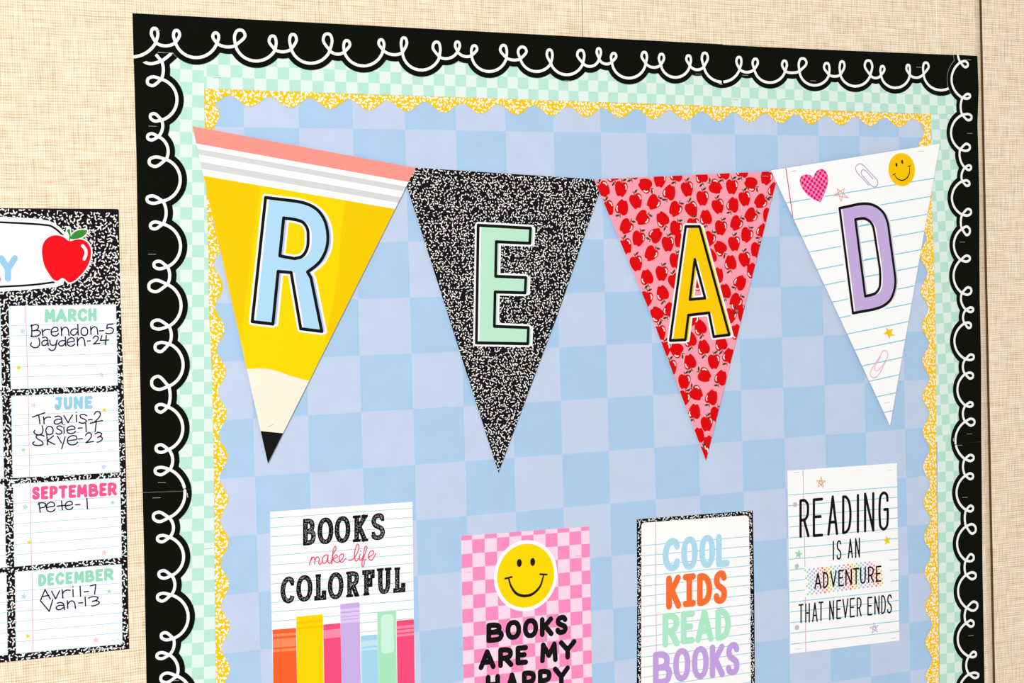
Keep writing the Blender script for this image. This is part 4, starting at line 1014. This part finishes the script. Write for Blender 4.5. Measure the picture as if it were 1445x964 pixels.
for ii, c in enumerate(cells[:8]):
    (ax, ay), (bx, by), (cx_, cy_), (dx, dy) = c
    for i in range(7):
        t = (27.8+i*14.55)/117.5
        if t > .97: continue
        k.stroke([px((ax+(dx-ax)*t+1.2, ay+(dy-ay)*t), h), px((bx+(cx_-bx)*t-1.2, by+(cy_-by)*t), h)], .0009, MAT['ruled_faint'], cap='flat')
    km.stroke([px((ax+24.2, ay+.6), h), px((dx+24.2, dy-1.8), h)], .0010, MAT['margin_pink'], cap='flat')
k.build('ruled_line', root, kind='stuff'); km.build('margin_line', root, kind='stuff')
m1 = zm(0, 415, 7.416); m2 = zm(0, 535, 7.416); m3 = zm(0, 660, 7.416); m4 = zm(0, 785, 5.842)
k = Ink(h+.00022)
word(k, m1, [('M', 466, 580, 156, 300), ('A', 580, 702, 154, 296), ('R', 710, 803, 152, 292), ('C', 812, 914, 150, 290), ('H', 922, 1012, 148, 286)], -.02, 5.1, MAT['month_mint'], root=root)
word(k, m2, [('J', 570, 652, 186, 327), ('U', 666, 757, 184, 322), ('N', 770, 868, 180, 317), ('E', 886, 970, 176, 312)], -.05, 5.1, MAT['month_blue'], root=root)
word(k, m3, [('S', 335, 418, 198, 336), ('E', 428, 508, 194, 332), ('P', 518, 604, 190, 328), ('T', 612, 708, 186, 324), ('E', 718, 797, 180, 318), ('M', 806, 914, 174, 314), ('B', 926, 1030, 168, 306), ('E', 1040, 1118, 160, 300), ('R', 1128, 1224, 155, 294)], -.05, 5.1, MAT['month_pink'], root=root)
word(k, m4, [('D', 315, 382, 145, 248), ('E', 390, 448, 140, 243), ('C', 455, 530, 134, 236), ('E', 540, 600, 128, 230), ('M', 611, 694, 121, 224), ('B', 702, 779, 114, 215), ('E', 787, 850, 106, 208), ('R', 858, 938, 99, 202)], -.08, 4.8, MAT['month_mint'], root=root)
k = Ink(h+.00022); mp = MAT['pen']
def hand(z, L, sl):
    k = Ink(h+.00022); word(k, z, [('b_'+g, *r_) for g, *r_ in L], sl, 1.95, mp, inset=False); k.build('handwriting', root, kind='stuff')
hand(m1, [('B', 322, 425, 322, 448), ('r', 440, 522, 368, 436), ('e', 535, 612, 348, 440), ('n', 640, 722, 346, 436), ('d', 738, 820, 318, 432), ('o', 848, 918, 350, 434), ('n', 948, 1024, 342, 422), ('-', 1040, 1085, 378, 392), ('5', 1108, 1187, 313, 416)], 0)
hand(m1, [('J', 320, 415, 460, 562), ('a', 435, 505, 450, 540), ('y', 512, 600, 482, 592), ('d', 612, 690, 448, 545), ('e', 703, 782, 458, 546), ('n', 808, 890, 455, 542), ('-', 915, 945, 485, 497), ('2', 975, 1045, 442, 524), ('4', 1050, 1137, 432, 530)], 0)
hand(m2, [('T', 340, 470, 352, 468), ('r', 455, 530, 395, 468), ('a', 562, 652, 388, 472), ('v', 668, 757, 378, 456), ('i', 785, 812, 348, 446), ('s', 828, 908, 370, 462), ('-', 925, 965, 418, 434), ('2', 985, 1072, 343, 448)], 0)
hand(m2, [('J', 355, 450, 490, 584), ('o', 480, 556, 496, 582), ('s', 588, 652, 490, 576), ('i', 655, 682, 478, 566), ('e', 700, 790, 492, 570), ('-', 818, 860, 504, 522), ('1', 892, 908, 466, 552), ('7', 945, 1012, 448, 550)], 0)
hand(m2, [('S', 342, 462, 585, 697), ('k', 488, 572, 578, 690), ('Y', 600, 682, 598, 730), ('e', 705, 812, 592, 690), ('-', 820, 862, 618, 634), ('2', 895, 978, 566, 666), ('3', 990, 1072, 560, 662)], 0)
hand(m3, [('P', 398, 478, 368, 468), ('e', 485, 577, 362, 462), ('t', 598, 682, 350, 440), ('e', 684, 762, 352, 440), ('-', 790, 836, 382, 396), ('1', 898, 926, 322, 432)], 0)
hand(m4, [('A', 335, 415, 276, 362), ('v', 425, 492, 285, 352), ('r', 512, 578, 276, 346), ('i', 588, 614, 252, 334), ('l', 652, 672, 248, 330), ('-', 695, 730, 284, 300), ('7', 745, 792, 234, 312)], 0)
hand(m4, [('V', 333, 435, 358, 455), ('a', 460, 532, 382, 442), ('n', 555, 622, 368, 430), ('-', 648, 682, 378, 392), ('1', 695, 712, 338, 410), ('3', 725, 818, 334, 412)], 0)
k = Ink(h+.00020)
for z, x, y, mm, sk in ((m1, 195, 772, 'star_gold', 0), (m1, 235, 388, 'dot_blue', 1), (m1, 1062, 845, 'star_pale', 1), (m1, 1092, 515, 'star_mint', 0), (m2, 352, 275, 'star_pale', 1), (m2, 1092, 322, 'star_gold', 0), (m2, 245, 740, 'star_mint', 0), (m2, 1085, 918, 'dot_blue', 1), (m3, 262, 412, 'ruled_faint', 1), (m3, 305, 783, 'star_gold', 0), (m3, 1178, 366, 'star_mint', 0), (m3, 1090, 890, 'star_pale', 1), (m4, 228, 660, 'star_gold', 0), (m4, 195, 332, 'ruled_faint', 1), (m4, 900, 290, 'star_mint', 0), (m4, 788, 692, 'star_pale', 1)):
    k = Ink(h+.00020); star(k, z(x, y), .0042, MAT[mm], .2, bool(sk), .0007); k.build('printed_star', root)
za = zm(0, 285, 7.14)
k = Ink(h+.00024)
ban = [(-2200, 120), (0, 150), (200, 158), (400, 172), (490, 190), (545, 212), (600, 252), (640, 290), (700, 360), (640, 830), (560, 858), (540, 860), (300, 882), (0, 905), (-2200, 1010)]
k.poly([px(za(*p), h) for p in ban], MAT['paper_white']); k.build('printed_banner', root, label='white title banner')
k = Ink(h+.00028)
k.stroke([px(za(*p), h) for p in spline([(-2200, 165), (-600, 190), (0, 205), (300, 220), (450, 232), (510, 242), (565, 275), (632, 335)], 5)], .0030, MAT['ink']); k.stroke([px(za(*p), h) for p in spline([(-2200, 955), (-400, 880), (0, 855), (250, 842), (400, 828), (545, 808)], 5)], .0030, MAT['ink'])
k.build('banner_line', root)
k = Ink(h+.00028); word(k, za, [('Y', -22, 182, 536, 806)], 0, 9.4, MAT['month_blue'], root=root); word(k, za, [('A', -222, 10, 545, 812)], 0, 9.4, MAT['banner_red'], root=root)
ap = [(700, 395), (640, 355), (570, 335), (500, 350), (445, 400), (422, 480), (428, 560), (450, 650), (490, 720), (540, 785), (578, 795), (625, 768), (655, 780), (692, 812), (740, 800), (820, 730), (880, 650), (912, 560), (915, 480), (885, 415), (835, 382), (770, 378)]
AQ = [px(za(*p), h) for p in spline(ap, 4, True)]
leaf = [px(za(*p), h) for p in spline([(708, 370), (740, 312), (795, 284), (878, 290), (845, 342), (785, 370)], 4, True)]
k = Ink(h+.00034); k.stroke(AQ, .0042, MAT['paper_white'], closed=True); k.stroke(leaf, .0036, MAT['paper_white'], closed=True); k.stroke([px(za(700, 395), h), px(za(690, 270), h)], .0075, MAT['paper_white']); k.poly(leaf, MAT['paper_white'])
k.build('apple_halo', root)
k = Ink(h+.00040); k.poly(AQ, MAT['apple_bright']); k.build('printed_apple', root, label='big red apple')
k = Ink(h+.00044); k.poly(leaf, MAT['leaf_green']); k.poly([px(za(*p), h) for p in ((694, 392), (698, 340), (672, 285), (702, 268), (712, 340), (706, 392))], MAT['leaf_green']); k.build('apple_leaf', root, label='green leaf and stem')
k = Ink(h+.00044); k.stroke([px(za(*p), h) for p in spline([(832, 442), (860, 480), (866, 525), (847, 575)], 4)], .0046, MAT['paper_white']); k.build('apple_highlight', root, label='white gleam')
def tiny(root, a, b, h, m, n, hh, name='fine_print'):
    k = Ink(h); rnd = random.Random(n)
    for i in range(n):
        t = (i+.5)/n; x = a[0]+(b[0]-a[0])*t; y = a[1]+(b[1]-a[1])*t
        k.stroke([px((x-.3, y-hh*rnd.uniform(.3, 1)), h), px((x+.35, y+hh*rnd.uniform(.3, 1)), h)], .0006, m)
    k.build(name, root, kind='stuff')
tiny(root, (124, 917.6), (177, 913.4), h+.0003, MAT['fleck_white'], 34, .9)
tag(root, 'black speckled month chart with lined cells and a red apple at the far left', 'chart')
tiny(t1, (1014, 117.6), (1019.2, 118.6), hb+.0007, MAT['fleck_white'], 5, 1.0); tiny(l2, (264.2, 696), (265, 702), hb+.0004, MAT['fleck_white'], 5, .6); tiny(r1, (1345, 618.5), (1345.5, 623), hb+.0008, MAT['fleck_white'], 4, .6)

# ------------------------------------------------------------------ staples
HB = hb+.0007
ST = [(228, 74.2, 4, HB, 'staple below the first loops at the top left corner of the border'), (215.2, 178.2, 2, HB, 'staple on the left black border level with the top of the pencil pennant'),
 (220.6, 43.4, -3, HB, 'staple through the first white loop at the top left corner'), (305.6, 109.4, 2, H_MINT+.0006, 'staple on the mint checks above the pencil pennant'), (305.6, 195.2, 0, HP+.001, 'staple at the left end of the salmon band on the pencil pennant'),
 (426, 85.6, 4, HB, 'staple on the top black border above the blue letter R'), (514, 91, 4, HB, 'staple on the top black border between the letters R and E'), (800.8, 114, 4, HB, 'staple on the top black border above the right end of the E pennant'),
 (985.5, 104.6, 2, HB, 'staple on the top black border just left of its joint'), (1051.5, 106.4, 4, HB, 'staple on the top black border just right of its joint'), (1037.6, 140.4, 3, H_MINT+.001, 'staple on the mint checks just right of the vertical joint at the top'),
 (1106.3, 139.5, 2, H_MINT+.001, 'staple on the mint checks above the left corner of the D pennant'), (1147.8, 114.2, 3, HB, 'staple on the top black border above the pink heart'), (1292.3, 152, 3, H_MINT+.001, 'staple on the mint checks at the top right corner'),
 (1296.6, 95, 3, HB, 'staple on the top black border near the right corner'), (1366.7, 84.6, 0, HB, 'topmost staple on the right black border, in the corner'), (1368.5, 188.3, 0, HB, 'staple on the right black border level with the top of the D pennant'),
 (1357.7, 341.6, 0, HB, 'staple on the right black border level with the purple letter D'), (1368, 612.4, -2, HB, 'staple just above the joint of the right black border'), (1354, 628.4, 0, HB, 'staple just below the joint of the right black border'),
 (1361.7, 702, 0, HB, 'staple on the right black border level with the word READING'), (1370.2, 896.8, -8, HB, 'lowest staple on the right black border, tilted'), (214.5, 358.9, 0, HB, 'staple on the left black border level with the red apple'),
 (228.5, 681, 0, HB, 'staple just above the joint of the left black border'), (221, 702.6, -2, HB, 'staple just below the joint of the left black border'), (294, 774.2, -6, H_MINT+.0004, 'staple on the mint checks left of the poster with drawn books'),
 (247.2, 960.5, -3, HB, 'lowest staple on the left black border, at the foot of the photo'), (553.1, 239.6, -8, HP+.001, 'staple at the right end of the salmon band on the pencil pennant'), (382, 600.4, -26, HP+.001, 'tilted staple above the black pencil point'),
 (976, 251.6, -8, HP+.001, 'staple at the middle of the top of the apple pennant'), (1080, 248.6, 0, HP+.001, 'staple in the top right corner of the apple pennant'), (1119.2, 241.4, -10, HP+.0018, 'staple at the top left of the D pennant beside the red margin line'),
 (1300.1, 213.4, 0, HP+.0018, 'staple at the top right of the D pennant beside the smiley'), (1251.7, 568.2, -12, HP+.0018, 'staple near the tip of the D pennant'), (661.4, 807.6, -4, HPO, 'staple on the left edge of the pink checkered poster'),
 (816.6, 784.4, -2, HPO, 'staple on the right edge of the pink checkered poster'), (1124.4, 666.5, -5, HPO, 'staple in the top left corner of the white adventure poster'), (1255.2, 663.6, -2, HPO, 'staple in the top right corner of the white adventure poster'),
 (1127.2, 915.7, -8, HPO, 'staple in the bottom left corner of the white adventure poster'), (162.6, 902.8, -7, .001, 'staple in the bottom right corner of the month chart')]
def staple_mesh():
    r = .00028; P = [(-.0060, -.0006), (-.0060, .0001), (-.0056, .0004), (0, .00045), (.0056, .0004), (.0060, .0001), (.0060, -.0006)]
    V = []; F = []; n = 6
    for i, (x, hh) in enumerate(P):
        a = P[max(0, i-1)]; c = P[min(len(P)-1, i+1)]; d = np.array([c[0]-a[0], c[1]-a[1]]); d /= np.hypot(*d); nn = (-d[1], d[0])
        for k_ in range(n):
            t = 2*math.pi*k_/n; V.append((x+nn[0]*r*math.cos(t), -(hh+nn[1]*r*math.cos(t)), r*math.sin(t)*1.15))
    for i in range(len(P)-1):
        for k_ in range(n): F.append((i*n+k_, i*n+(k_+1) % n, (i+1)*n+(k_+1) % n, (i+1)*n+k_))
    F += [tuple(range(n)), tuple(range((len(P)-1)*n, len(P)*n))[::-1]]
    me = bpy.data.meshes.new('staple'); me.from_pydata(V, [], F); me.materials.append(MAT['steel']); return me
sm = staple_mesh()
for x, y, ang, hh, lab in ST:
    c = px((x, y), hh); o = bpy.data.objects.new('staple', sm); COL.objects.link(o)
    o.location = (c[0], -hh-.0002, c[1]); q = px((x+10*math.cos(math.radians(ang)), y+10*math.sin(math.radians(ang))), hh)
    o.rotation_euler = (0, -math.atan2(q[1]-c[1], q[0]-c[0]), 0)
    tag(o, lab, 'staple', 'staples holding the papers')
